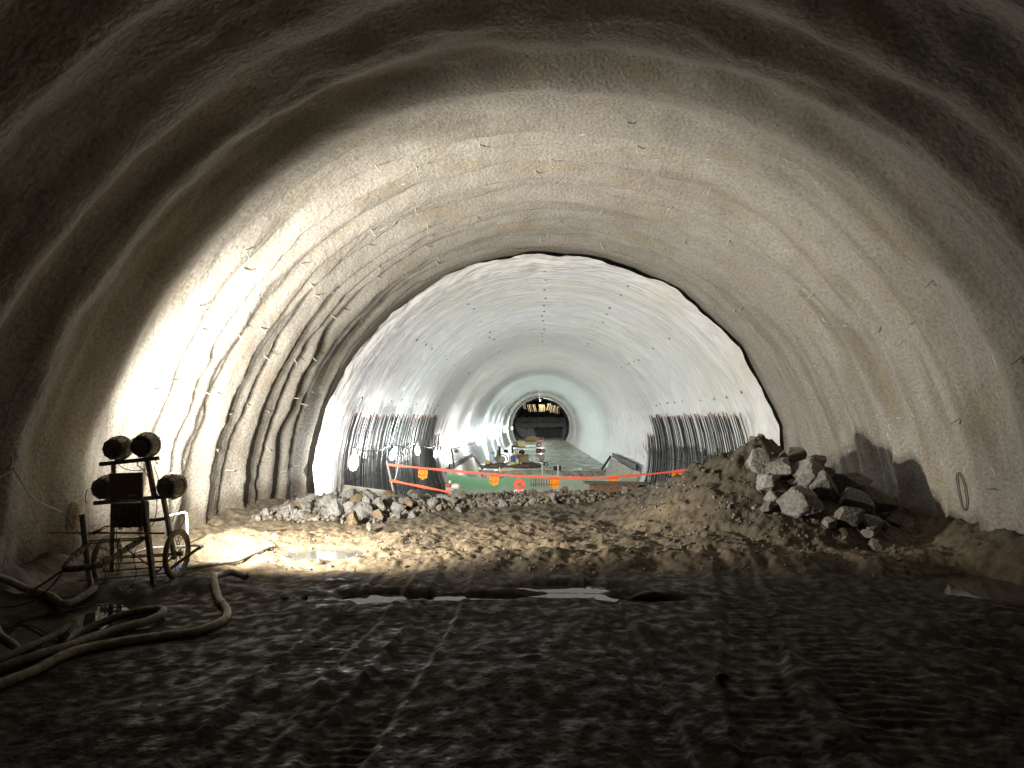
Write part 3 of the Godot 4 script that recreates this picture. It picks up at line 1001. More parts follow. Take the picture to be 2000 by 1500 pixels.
	while ts.size() < 9000:
		var zone := rng.randf()
		var x := rng.randf_range(-4.8, 4.6)
		var d := rng.randf_range(10.6, 15.8)
		var r := rng.randf_range(0.015, 0.065)
		if zone > 0.965:
			x = rng.randf_range(1.4, 4.4)
			d = rng.randf_range(8.8, 12.2)
			r = rng.randf_range(0.01, 0.032)
		elif zone > 0.78:
			x = rng.randf_range(-4.6, 5.0)
			d = rng.randf_range(7.9, 10.6)
			r = 0.004 + 0.02 * pow(rng.randf(), 3.0)
		elif d < 11.4 + 1.2 * sst(-3.2, -1.2, x) + 0.3 * sst(-0.5, 1.5, x):
			continue
		var h := ground_h(x, d)
		if h < -0.09:
			continue
		ts.append(Transform3D(Basis.from_euler(V(rng.randf() * TAU, rng.randf() * TAU, rng.randf() * TAU)) * Basis.from_scale(V(1.2, 0.75, 1.0) * r), V(x, h + r * 0.3, -d)))
		var c: Color = greys[rng.randi() % 5].lerp(Color(0.17, 0.135, 0.095), rng.randf_range(0.2, 0.9))
		cs.append(c)
	mm.instance_count = ts.size()
	for i in ts.size():
		mm.set_instance_transform(i, ts[i])
		mm.set_instance_color(i, cs[i])
	var mi := MultiMeshInstance3D.new()
	mi.name = "gravel"
	mi.multimesh = mm
	mi.material_override = M.rock
	add_child(mi)
	mi.set_meta("kind", "stuff")
	tag(mi, "grey and brown stone chips strewn over the rubble bank and mud", "gravel")

# ---------------------------------------------------------------- barrier tape, flags, crate, net
const GLYPH := {
	"wi": ["..####...#", ".#....#..#", ".#....#..#", "..####...#", "...##....#", ".#######.#", "...##....#", "...##....#"],
	"heom": ["..##.....#", ".####..###", ".#..#....#", "..##...###", "..........", ".#######..", ".#.....#..", ".#######.."],
	"chul": ["...##.....", ".########.", "..##..##..", "##########", "....##....", ".########.", ".########.", ".########."],
	"ip": ["..###....#", ".#...#...#", ".#...#...#", "..###....#", "..........", ".#.....#..", ".#######..", ".#######.."],
	"geum": [".########.", "........#.", "........#.", "##########", "..........", ".########.", ".#......#.", ".########."],
	"ji": [".######..#", "...##....#", "...##....#", "..#..#...#", ".#....#..#", "#......#.#", ".........#", ".........#"]}

func stamp(im: Image, g: Array, x: int, y: int, sx: int, sy: int, c: Color) -> void:
	for j in g.size():
		var row: String = g[j]
		for i in row.length():
			if row[i] == "#":
				im.fill_rect(Rect2i(x + i * sx, y + j * sy, sx, sy), c)

func flag_texture() -> ImageTexture:
	var im := Image.create(128, 160, false, Image.FORMAT_RGB8)
	im.fill(Color(0.97, 0.62, 0.06))
	im.fill_rect(Rect2i(0, 0, 128, 30), Color(0.93, 0.38, 0.06))
	for x in range(10, 118, 12):
		im.fill_rect(Rect2i(x, 10, 7, 10), Color(0.85, 0.16, 0.05))
	stamp(im, GLYPH.wi, 12, 38, 4, 4, Color(0.83, 0.12, 0.04))
	stamp(im, GLYPH.heom, 74, 38, 4, 4, Color(0.83, 0.12, 0.04))
	var k := 0
	for q in ["chul", "ip", "geum", "ji"]:
		stamp(im, GLYPH[q], 6 + k * 30, 78, 3, 4, Color(0.08, 0.06, 0.02))
		stamp(im, GLYPH[q], 16 + k * 26, 122, 2, 2, Color(0.25, 0.18, 0.02))
		k += 1
	return ImageTexture.create_from_image(im)

func uv_panel(st: SurfaceTool, outline: Array, w: float, h: float, z: float) -> void:
	# front face of a flat panel, its print upright; outline in order round the panel, y down from the top
	st.set_smooth_group(-1)
	var c := Vector2.ZERO
	for p in outline:
		c += p
	c /= outline.size()
	for i in outline.size():
		var q := [c, outline[i], outline[(i + 1) % outline.size()]]
		if (q[1] - q[0]).cross(q[2] - q[0]) < 0.0:
			q = [q[0], q[2], q[1]]
		for p in q:
			st.set_uv(Vector2(p.x / w + 0.5, p.y / h))
			st.add_vertex(V(p.x, -p.y, z))

func edge_panel(st: SurfaceTool, outline: Array, z0: float, z1: float) -> void:
	# back and rim of the panel
	st.set_smooth_group(-1)
	var c := Vector2.ZERO
	for p in outline:
		c += p
	c /= outline.size()
	var mid := V(c.x, -c.y, (z0 + z1) * 0.5)
	for i in outline.size():
		var p: Vector2 = outline[i]
		var q: Vector2 = outline[(i + 1) % outline.size()]
		quad(st, V(p.x, -p.y, z0), V(q.x, -q.y, z0), V(q.x, -q.y, z1), V(p.x, -p.y, z1), mid)
		tri(st, V(c.x, -c.y, z0), V(p.x, -p.y, z0), V(q.x, -q.y, z0), V(c.x, -c.y, z1))

func build_barrier() -> void:
	# green net hung across the drop
	var net := func(x: float, v: float) -> Vector3:
		var top := -1.06 - 0.27 * exp(-pow((x + 2.6) / 1.3, 2.0)) - 0.13 * exp(-pow((x - 2.0) / 1.6, 2.0)) + 0.02 * n1.get_noise_2d(x * 2.0, 1.0)
		return V(x * (1.0 - 0.06 * v), lerpf(top, -2.3, v), -35.2 + 3.4 * pow(v, 1.3) + 0.07 * n1.get_noise_2d(x * 2.2, v * 2.0) + 0.03 * sin(x * 7.0) * v)
	var netc := func(x: float, v: float, _p: Vector3) -> Color:
		var c := Color(0.36, 0.72, 0.42).lerp(Color(0.62, 0.72, 0.58), sst(-1.2, 0.6, x))
		return c.lerp(Color(0.72, 0.76, 0.68), clampf(sst(0.30, 0.55, v + 0.12 * n2.get_noise_2d(x, v * 3.0)), 0.0, 0.85))
	var gn := put("green_net", grid(steps(-4.72, 4.55, 0.06), steps(0, 1, 0.03), net, netc), M.net_green)
	tag(gn, "green netting hung across the drop behind the rubble bank", "net")
	# short bars standing out of the concrete
	var sb := thing("bar_cluster", "cluster of short brown bars standing in the pit right of the round sign", "rebar")
	for k in 8:
		var x := -0.58 + 0.125 * k + rng.randf_range(-0.02, 0.02)
		put("steel_bar", rod_mesh(V(x, -1.85, -34.2), V(x + rng.randf_range(-0.02, 0.02), -1.12 - 0.05 * rng.randf(), -34.2), 0.028 if k == 2 else 0.018, 6), M.rust_red, sb)
	put("white_block", box_mesh(V(0.86, 0.42, 0.05), at(V(-0.14, -1.42, -34.5)), 0.01), M.bag_white, sb)
	var wp := put("white_pole", rod_mesh(V(-0.02, -1.5, -36.0), V(-0.02, -0.58, -36.0), 0.04, 8), M.rod_white)
	tag(wp, "shorter white pole, left of the pair behind the net", "pole", "white poles behind the net")
	wp = put("white_pole", rod_mesh(V(0.70, -1.95, -33.0), V(0.70, -0.46, -33.0), 0.035, 8), M.rod_white)
	tag(wp, "taller white pole right of the pair, behind the middle flag", "pole", "white poles behind the net")
	var post := put("yellow_post", box_mesh(V(0.07, 0.32, 0.07), at(V(-2.52, -1.36, -42.0)), 0.01), M.bag_yellow)
	tag(post, "short yellow peg standing before the dark heap", "post")
	# tapes
	var t1 := PackedVector3Array()
	var pts := [V(-3.79, 0.58, -17.0), V(-2.89, 0.505, -16.85), V(-1.19, 0.375, -16.7), V(0.0, 0.315, -16.65), V(0.95, 0.31, -16.6), V(1.9, 0.36, -16.55), V(3.0, 0.475, -16.5), V(3.42, 0.55, -16.4)]
	t1 = smooth_path(pts, 6)
	put_tape(t1, "long orange warning tape with flags strung behind the rubble bank", 0.05)
	t1 = smooth_path([V(-3.74, 0.205, -17.0), V(-2.9, 0.12, -16.4), V(-2.1, 0.03, -15.9)], 8)
	put_tape(t1, "short lower orange tape slanting down to the rubble", 0.05)
	var stake := put("tape_stake", rod_mesh(V(-3.82, 0.66, -17.06), V(-3.58, -0.35, -17.06), 0.03, 8), M.pale_steel)
	tag(stake, "leaning grey stake that holds the left ends of both tapes", "stake")
	var cord := put("cord", tube_mesh(smooth_path([V(-3.52, 0.78, -17.0), V(-3.54, 0.5, -17.0), V(-3.6, 0.24, -17.0), V(-3.7, 0.14, -17.0)], 5), 0.009, 5), M.rod_white)
	tag(cord, "thin white cord hanging in a curve between the two tapes", "cord")
	# flags
	var fm := StandardMaterial3D.new()
	fm.resource_name = "flag_print"
	fm.albedo_texture = flag_texture()
	fm.roughness = 0.6
	mat("flag_back", lin(0.85, 0.35, 0.03), 0.6)
	var outline := [Vector2(-0.108, 0), Vector2(0.108, 0), Vector2(0.108, 0.21), Vector2(0.0, 0.268), Vector2(-0.108, 0.21)]
	var words := ["leftmost orange pennant flag, in front of the black sheet", "orange flag over the brightest green of the net", "orange flag beside the taller white pole", "orange flag above the brown crate", "rightmost orange pennant, near the muck heap"]
	var spots := [V(-2.89, 0.50, -16.815), V(-1.19, 0.37, -16.665), V(0.21, 0.31, -16.615), V(1.56, 0.33, -16.535), V(3.0, 0.47, -16.465)]
	for i in 5:
		var f := thing("warning_flag", words[i], "flag", spots[i], "orange flags on the long tape")
		f.rotation = V(0.05, [0.1, -0.05, 0.04, 0.0, -0.16][i], [-0.07, -0.05, 0.0, 0.0, 0.05][i])
		var st := st_new()
		uv_panel(st, outline, 0.216, 0.27, 0.002)
		put("flag_face", done(st), fm, f)
		st = st_new()
		edge_panel(st, outline, -0.002, 0.0018)
		put("flag_backing", done(st), M.flag_back, f)
	# round red sign on two legs
	var sg := thing("round_sign", "round red sign with a dark figure standing on the rubble bank", "sign", V(-0.58, 0.215, -15.9))
	var s2 := st_new()
	lathe(s2, [Vector2(0.0, -0.006), Vector2(0.128, -0.006), Vector2(0.13, 0.0), Vector2(0.128, 0.006), Vector2(0.0, 0.006)], aim(Vector3.ZERO, V(0, 0, 1)), 28)
	mat("sign_red", lin(0.78, 0.09, 0.05), 0.55)
	put("sign_disc", done(s2), M.sign_red, sg)
	s2 = st_new()
	for e in [[0.0, 0.012, 0.062, 0.05, 0.0], [0.02, -0.045, 0.07, 0.035, 0.3], [-0.035, -0.01, 0.03, 0.05, -0.5], [0.072, -0.055, 0.035, 0.03, 0.4]]:
		box(s2, V(e[2], e[3], 0.006), Transform3D(Basis(V(0, 0, 1), e[4]), V(e[0], e[1], 0.0095)))
	put("sign_figure", done(s2), M.box_dark, sg)
	put("sign_plate", box_mesh(V(0.235, 0.085, 0.008), at(V(0, -0.155, 0)), 0.002), M.white_paint, sg)
	s2 = st_new()
	for k in 5:
		box(s2, V(0.026, 0.05, 0.004), at(V(-0.088 + 0.044 * k, -0.155, 0.0065), 0, 0, 0.35 * sin(k * 2.0)))
	put("sign_lettering", done(s2), M.sign_red, sg)
	for s in [-1.0, 1.0]:
		put("leg", rod_mesh(V(0.1 * s, -0.12, -0.012), V(0.115 * s, -0.36, -0.03), 0.009, 6), M.sign_red, sg)
	# brown crate with an overhanging lid
	var cr := thing("wooden_crate", "brown plywood crate with an overhanging plank lid behind the rubble", "crate", V(1.5, 0.0, -16.05))
	put("crate_side", box_mesh(V(1.06, 0.5, 0.03), at(V(0.0, -0.02, 0.25)), 0.004), M.plywood, cr)
	put("crate_side", box_mesh(V(1.06, 0.5, 0.03), at(V(0.0, -0.02, -0.25)), 0.004), M.plywood, cr)
	for s in [-1.0, 1.0]:
		put("crate_end", box_mesh(V(0.03, 0.5, 0.46), at(V(0.514 * s, -0.02, 0)), 0.004), M.plywood, cr)
	for k in 3:
		put("lid_plank", box_mesh(V(1.36 + 0.05 * k, 0.028, 0.19), at(V(0.04 + 0.02 * k, 0.252 - 0.004 * k, 0.22 - 0.2 * k), 0.0, 0.0, -0.012), 0.004), M.plank, cr)
	# bags at both ends of the barrier
	var bg := thing("waste_bag", "white and green plastic bags beside the crate's right end", "bag", V(2.24, 0.1, -16.2))
	put("white_bag", lump(V(0.0, -0.02, 0), V(0.12, 0.15, 0.1), 3), M.bag_white, bg)
	put("green_bag", lump(V(-0.11, 0.02, 0.03), V(0.055, 0.10, 0.06), 4), M.bag_green, bg)
	put("orange_patch", lump(V(0.03, 0.0, 0.085), V(0.045, 0.06, 0.03), 8), M.pink_paint, bg)
	bg = thing("waste_bag", "white rags and a dark red can at the lower tape's end", "bag", V(-2.18, 0.12, -16.4))
	put("white_rag", lump(V(0.1, 0.0, 0), V(0.12, 0.06, 0.06), 5), M.bag_white, bg)
	put("white_rag", lump(V(-0.02, 0.09, 0), V(0.03, 0.05, 0.03), 6), M.bag_white, bg)
	put("red_can", box_mesh(V(0.12, 0.09, 0.1), at(V(-0.05, 0.03, 0.04)), 0.02), M.red_plastic, bg)
	put("grey_board", box_mesh(V(0.2, 0.1, 0.05), at(V(-0.02, -0.06, 0.02)), 0.01), M.grey_paint, bg)
	var slab := put("grey_slab", box_mesh(V(0.95, 0.3, 0.06), at(V(-3.95, 0.03, -15.45), 0.15, -0.1, -0.14), 0.01), M.concrete)
	tag(slab, "tilted grey concrete slab behind the left end of the rubble", "slab")

func put_tape(path: PackedVector3Array, label: String, w: float) -> void:
	var st := st_new()
	st.set_smooth_group(1)
	for i in path.size() - 1:
		var a := path[i]
		var b := path[i + 1]
		var wa := w * (0.5 + 0.12 * sin(i * 0.9))
		var wb := w * (0.5 + 0.12 * sin((i + 1) * 0.9))
		var z := V(0, 0, 0.0025)
		quad(st, a + V(0, wa, 0) + z, b + V(0, wb, 0) + z, b - V(0, wb, 0) + z, a - V(0, wa, 0) + z, (a + b) * 0.5 - V(0, 0, 1))
		quad(st, a + V(0, wa, 0) - z, b + V(0, wb, 0) - z, b - V(0, wb, 0) - z, a - V(0, wa, 0) - z, (a + b) * 0.5 + V(0, 0, 1))
	var o := put("warning_tape", done(st), M.tape_orange)
	tag(o, label, "tape")

func lump(p: Vector3, size: Vector3, seed_value: int) -> ArrayMesh:
	# a soft crumpled bag
	var st := st_new()
	st.set_smooth_group(1)
	var n := 14
	var f := func(i: int, j: int) -> Vector3:
		var th := PI * j / n
		var ph := TAU * i / n
		var v := V(sin(th) * cos(ph), cos(th), sin(th) * sin(ph))
		var r := 1.0 + 0.32 * n2.get_noise_3d(v.x * 1.3 + seed_value * 5.0, v.y * 1.3, v.z * 1.3)
		return p + v * r * size
	for j in n:
		for i in n:
			quad(st, f.call(i, j), f.call((i + 1) % n, j), f.call((i + 1) % n, j + 1), f.call(i, j + 1), p)
	return done(st)

# ---------------------------------------------------------------- machines and stores further in
func wheel_disc(p: Vector3, r: float, w: float, t: float) -> ArrayMesh:
	var st := st_new()
	lathe(st, [Vector2(0.0, w), Vector2(r * 0.25, w), Vector2(r * 0.3, w * 0.6), Vector2(r * 0.7, w * 0.5), Vector2(r, w * 0.8), Vector2(r, -w), Vector2(0.0, -w)], aim(p, V(sin(t), 0, cos(t))), 24)
	return done(st)

func build_far_gear() -> void:
	var y0 := floor_y(52.0)
	# dark heap of trampled mud and hoses the machines stand on
	var heap := func(x: float, d: float) -> Vector3:
		var k := (1.0 - sst(0.65, 1.0, absf(x + 2.2) / 2.5)) * (1.0 - sst(0.5, 1.0, absf(d - 53.0) / 4.6))
		return V(x, floor_y(d) - 0.12 + k * (0.24 + 0.14 * n2.get_noise_2d(x * 1.2, d * 0.8) + 0.06 * n3.get_noise_2d(x * 4.0, d * 3.0)), -d)
	var hp := put("mud_heap", grid(steps(-4.7, 0.5, 0.06), steps(48.3, 57.8, 0.12), heap, func(_x: float, _d: float, p: Vector3) -> Color: return Color(0.07, 0.055, 0.045).lerp(Color(0.2, 0.16, 0.12), clampf(0.35 + n1.get_noise_2d(p.x * 2.0, p.z), 0.0, 1.0))), M.mud)
	tag(hp, "dark heap of trampled mud under the machines in the white tunnel", "mud heap")
	# small mixer / compressor trailer
	var mc := thing("compressor_trailer", "khaki compressor trailer with a grey wheel and black exhausts", "machine", V(-2.3, y0, -54.0))
	put("body", box_mesh(V(1.05, 0.52, 0.9), at(V(0.78, 0.40, 0)), 0.05), M.khaki, mc)
	put("body_top", box_mesh(V(1.2, 0.14, 0.95), at(V(0.7, 0.72, 0)), 0.04), M.dark_steel, mc)
	put("side_box", box_mesh(V(0.45, 0.5, 0.6), at(V(-1.08, 0.34, 0)), 0.04), M.khaki, mc)
	put("wheel", wheel_disc(V(-0.67, 0.42, 0.42), 0.25, 0.08, 0.0), M.grey_paint, mc)
	var st := st_new()
	for k in 1:
		var path := PackedVector3Array()
		for i in 15:
			var a := lerpf(-0.3, 2.6, i / 14.0)
			path.append(V(-0.62 + 0.34 * cos(a), 0.42 + 0.36 * sin(a), 0.45))
		tube(st, path, 0.05, 8)
	put("mudguard", done(st), M.dark_steel, mc)
	put("chassis", box_mesh(V(2.6, 0.09, 0.7), at(V(0.0, 0.12, 0)), 0.02), M.grey_paint, mc)
	put("exhaust", rod_mesh(V(-0.88, 0.55, 0), V(-0.91, 1.40, 0), 0.085, 12), M.black_rubber, mc)
	put("exhaust", rod_mesh(V(0.06, 0.85, 0), V(0.06, 1.46, 0), 0.07, 12), M.black_rubber, mc)
	put("motor", wheel_disc(V(0.78, 0.95, 0.1), 0.2, 0.15, 0.4), M.black_rubber, mc)
	put("air_filter", wheel_disc(V(-0.42, 1.02, 0.1), 0.13, 0.14, 0.7), M.black_rubber, mc)
	put("lever", rod_mesh(V(-0.36, 0.8, 0.2), V(-0.12, 1.0, 0.2), 0.035, 6), M.pink_paint, mc)
	put("lever", rod_mesh(V(1.02, 0.85, 0.2), V(1.12, 1.12, 0.2), 0.045, 6), M.bag_yellow, mc)
	put("handrail", rod_mesh(V(0.32, 0.83, 0.4), V(0.78, 0.84, 0.4), 0.03, 6), M.wood_orange, mc)
	for k in 4:
		put("pipe", rod_mesh(V(0.15 + 0.14 * k, 0.8, -0.1), V(0.2 + 0.13 * k, 1.15 - 0.08 * (k % 2), -0.1), 0.03, 6), M.dirty_steel, mc)
	# wooden frame with a blue panel
	var fr := thing("wooden_rack", "orange wooden frame with a dark blue panel before the compressor", "frame", V(-2.16, y0 + 0.12, -53.0))
	for s in [-1.0, 1.0]:
		put("post", box_mesh(V(0.07, 0.62, 0.06), at(V(0.24 * s, 0.33, 0)), 0.006), M.wood_orange, fr)
	put("rail", box_mesh(V(0.62, 0.06, 0.05), at(V(0, 0.67, 0)), 0.006), M.wood_orange, fr)
	put("panel", box_mesh(V(0.40, 0.5, 0.02), at(V(0.02, 0.33, -0.02)), 0.004), M.blue_panel, fr)
	# bags
	for b in [[V(-2.16, y0 + 0.17, -52.4), V(0.30, 0.13, 0.2), "bag_yellow", "yellow bag lying before the wooden frame"], [V(-2.42, y0 + 0.10, -52.2), V(0.18, 0.09, 0.16), "bag_white", "white bag left of the yellow bag"], [V(-1.80, y0 + 0.32, -52.6), V(0.10, 0.22, 0.1), "bag_white", "upright white sack right of the wooden frame"],
		[V(-4.05, y0 + 0.20, -53.0), V(0.20, 0.18, 0.16), "bag_yellow", "yellow bag at the foot of the white draped stack"], [V(-1.55, y0 + 0.2, -52.6), V(0.1, 0.08, 0.08), "wood_tan", "small tan bag beside the upright white sack"]]:
		var o := put("sack", lump(b[0], b[1], int(b[0].x * -7.0)), M[b[2]])
		tag(o, b[3], "bag")
	# draped stack
	var dr := thing("draped_stack", "tall white and blue plastic draped over a post left of the machines", "sheet", V(-3.74, y0, -53.4))
	put("white_drape", lump(V(0, 0.52, 0), V(0.20, 0.42, 0.18), 12), M.bag_pale, dr)
	put("drape_hem", lump(V(0.18, 0.2, 0.02), V(0.20, 0.22, 0.16), 15), M.bag_pale, dr)
	put("blue_wrap", lump(V(0.06, 0.92, 0.02), V(0.15, 0.12, 0.14), 13), M.bag_blue, dr)
	put("white_top", lump(V(0.0, 1.12, 0), V(0.10, 0.18, 0.1), 14), M.bag_white, dr)
	# green-brown board
	var gb := put("leaning_board", box_mesh(V(0.2, 0.75, 0.05), at(V(-3.36, y0 + 0.75, -54.3), 0, 0.1, -0.22), 0.01), M.khaki)
	tag(gb, "narrow olive board leaning behind the khaki trailer's left end", "board")
	# pale pump with white wheel and reel
	var pm := thing("pump_unit", "pinkish grey pump stack with a white wheel and hose reel on top", "machine", V(-0.22, y0, -54.0))
	put("body", box_mesh(V(0.72, 0.62, 0.6), at(V(0.05, 0.48, -0.1)), 0.06), M.grey_paint, pm)
	put("white_wheel", wheel_disc(V(-0.2, 0.40, 0.36), 0.235, 0.06, 0.05), M.bag_white, pm)
	put("hub", wheel_disc(V(-0.2, 0.40, 0.44), 0.04, 0.03, 0.05), M.dark_steel, pm)
	put("base_frame", box_mesh(V(1.1, 0.1, 0.6), at(V(0.0, 0.05, 0)), 0.02), M.dirty_steel, pm)
	put("red_box", box_mesh(V(0.42, 0.36, 0.4), at(V(-0.02, 1.05, 0)), 0.03), M.rust_red, pm)
	put("side_reel", wheel_disc(V(0.32, 1.05, 0.2), 0.15, 0.08, 0.5), M.dirty_steel, pm)
	var rp := group_part("hose_reel", pm)
	for k in 3:
		var path := PackedVector3Array()
		for i in 25:
			var a := TAU * i / 24.0
			path.append(V((0.2 - 0.05 * k) * cos(a), 1.5 + (0.2 - 0.05 * k) * sin(a), 0.12))
		put("hose_turn", tube_mesh(path, 0.024, 6), M.dirty_steel if k % 2 else M.dark_steel, rp)
	put("pink_board", box_mesh(V(0.5, 0.24, 0.04), at(V(0.1, 1.75, 0)), 0.01), M.pink_paint, pm)
	for s in [-1.0, 1.0]:
		put("upright", rod_mesh(V(0.1 + 0.22 * s, 0.1, -0.02), V(0.1 + 0.22 * s, 2.1 if s > 0 else 1.9, -0.02), 0.018, 6), M.pink_paint, pm)
	put("caster", wheel_disc(V(0.52, 0.08, 0.3), 0.16, 0.05, 0.3), M.black_rubber, pm)
	put("caster_plate", wheel_disc(V(0.52, 0.08, 0.37), 0.07, 0.02, 0.3), M.bag_white, pm)
	# pipes and timbers lying in the heap
	for k in 7:
		var p := V(-3.9 + 0.55 * k, y0 + 0.10 + 0.03 * (k % 3), -51.0 + 0.2 * (k % 2))
		var o := put("old_timber", box_mesh(V(rng.randf_range(0.6, 1.1), 0.1, 0.12), at(p, rng.randf_range(-0.4, 0.4), 0.0, rng.randf_range(-0.12, 0.12)), 0.01), M.rust_red if k % 2 else M.plank)
		tag(o, ["leftmost", "second from the left", "third from the left", "middle", "third from the right", "second from the right", "rightmost"][k] + " of seven dark timbers lying on the mud heap", "timber", "timbers on the mud heap")
	var bb := put("black_box", box_mesh(V(0.52, 0.3, 0.3), at(V(1.02, -1.68, -47.9)), 0.02), M.black_rubber)
	tag(bb, "small black box on the floor edge right of the white poles", "box")
	# drum, kerbs, far stores
	var dm := thing("steel_drum", "drum lying on its side with a dark mouth beyond the machines", "drum", V(-2.98, floor_y(88.0) + 0.5, -88.0))
	put("drum_body", rod_mesh(V(0.1, 0, 0), V(1.0, 0, -0.1), 0.42, 16), M.wood_tan, dm)
	put("drum_mouth", rod_mesh(V(-0.5, 0.02, 0.1), V(0.12, 0, 0), 0.36, 16), M.dark_steel, dm)
	for k in [[105.0, -3.2, -0.65], [92.0, -2.8, -0.6], [80.0, -2.5, -0.5]]:
		var o := put("concrete_kerb", box_mesh(V(k[2] - k[1], 0.3, 0.3), at(V((k[1] + k[2]) * 0.5, floor_y(k[0]) + 0.2, -k[0])), 0.04), M.white_paint)
		tag(o, ["farthest", "middle", "nearest"][[105.0, 92.0, 80.0].find(k[0])] + " of three pale concrete sills lying across the far floor", "kerb", "concrete sills on the far floor")
	var jp := put("scrap_pile", lump(V(-1.5, floor_y(122.0) + 0.3, -122.0), V(1.3, 0.55, 0.7), 18), M.wood_tan)
	tag(jp, "tan pile of scrap before the dark opening", "pile")
	# dark unlined heading at the far end
	var ut := thing("dark_heading", "dark unlined rock heading at the end of the white tunnel", "tunnel")
	var tub := func(d: float, a: float) -> Vector3:
		var r := 5.2 + 0.5 * n1.get_noise_3d(cos(a) * 2.0, sin(a) * 2.0, d * 0.3) + 0.2 * n2.get_noise_3d(cos(a) * 6.0, sin(a) * 6.0, d)
		return V(r * cos(a), YC + r * sin(a), -d)
	put("rock_wall", grid(steps(127.9, 165.0, 0.8), steps(-0.7, PI + 0.7, 0.06), tub, no_col, true), M.tunnel_rock, ut)
	put("rock_face", grid(steps(-6.0, 6.0, 0.4), steps(-4.0, 7.0, 0.4), func(x: float, y: float) -> Vector3: return V(x, y, -160.0 + 1.2 * n1.get_noise_2d(x * 0.4, y * 0.4)), no_col), M.tunnel_rock, ut)
	for k in [[-3.2, 134.0, -2.6, 4.0], [-1.2, 138.0, -1.6, 1.8], [-0.2, 142.0, -0.2, 6.6], [0.9, 146.0, 0.6, 7.0]]:
		var top: float = k[0] + 1.3
		var stp := put("rock_bench", grid(steps(-5.2, 5.2, 0.25), steps(0, 1, 0.1), func(x: float, v: float) -> Vector3: return V(x, floor_y(128.0) - 0.3 + (top - floor_y(128.0)) * sst(0.0, 0.6, v) + 0.35 * n1.get_noise_2d(x * 0.6, k[1] + v), -k[1] - 4.0 * v), no_col), M.bench_rock, ut)
		stp.position.z = 0.0
	for k in [[-2.9, 4.0, 0.25], [-2.0, 3.55, 0.35], [-1.25, 3.55, 0.3], [0.1, 3.55, 0.55], [1.4, 3.75, 0.35], [2.3, 3.4, 0.5], [3.1, 3.2, 0.45]]:
		var w: float = k[2]
		var sh := func(u: float, v: float) -> Vector3: return V(k[0] + u * w + 0.15 * sin(v * 3.0 + k[0]), k[1] + 0.6 - 1.3 * v, -131.5 + 0.12 * sin(u * 6.0 + k[0] * 2.0))
		var o := put("hanging_sheet", grid(steps(-1, 1, 0.1), steps(0, 1, 0.1), sh, no_col, true), M.tan_sheet)
		tag(o, "tan sheet hanging under the crown of the dark opening", "sheet", "tan sheets hanging in the dark opening")
	for s in [-1.0, 1.0]:
		var mark := st_new()
		for k in 7:
			var a := 0.02 - 0.012 * k * (k % 3)
			var p := V(s * 4.99 * cos(a), YC + 4.99 * sin(a) + 0.1 * sin(k * 1.7), -33.6 - 0.3 * k)
			rod(mark, p, p + V(0, 0.22 + 0.1 * sin(k * 2.3), -0.16), 0.02, 5)
		var o := put("paint_mark", done(mark), M.pink_paint)
		tag(o, "pink paint scrawl on the %s wall just past the steel bars" % ("left" if s < 0 else "right"), "paint mark")
	var sk := thing("leaning_stake", "dark stake with a grey can leaning above the left side slab", "stake", Vector3.ZERO)
	put("pole", rod_mesh(V(-4.36, -0.75, -35.0), V(-4.45, 0.2, -34.6), 0.045, 8), M.dark_steel, sk)
	put("can", wheel_disc(V(-4.2, 0.08, -34.6), 0.1, 0.08, 0.3), M.grey_paint, sk)

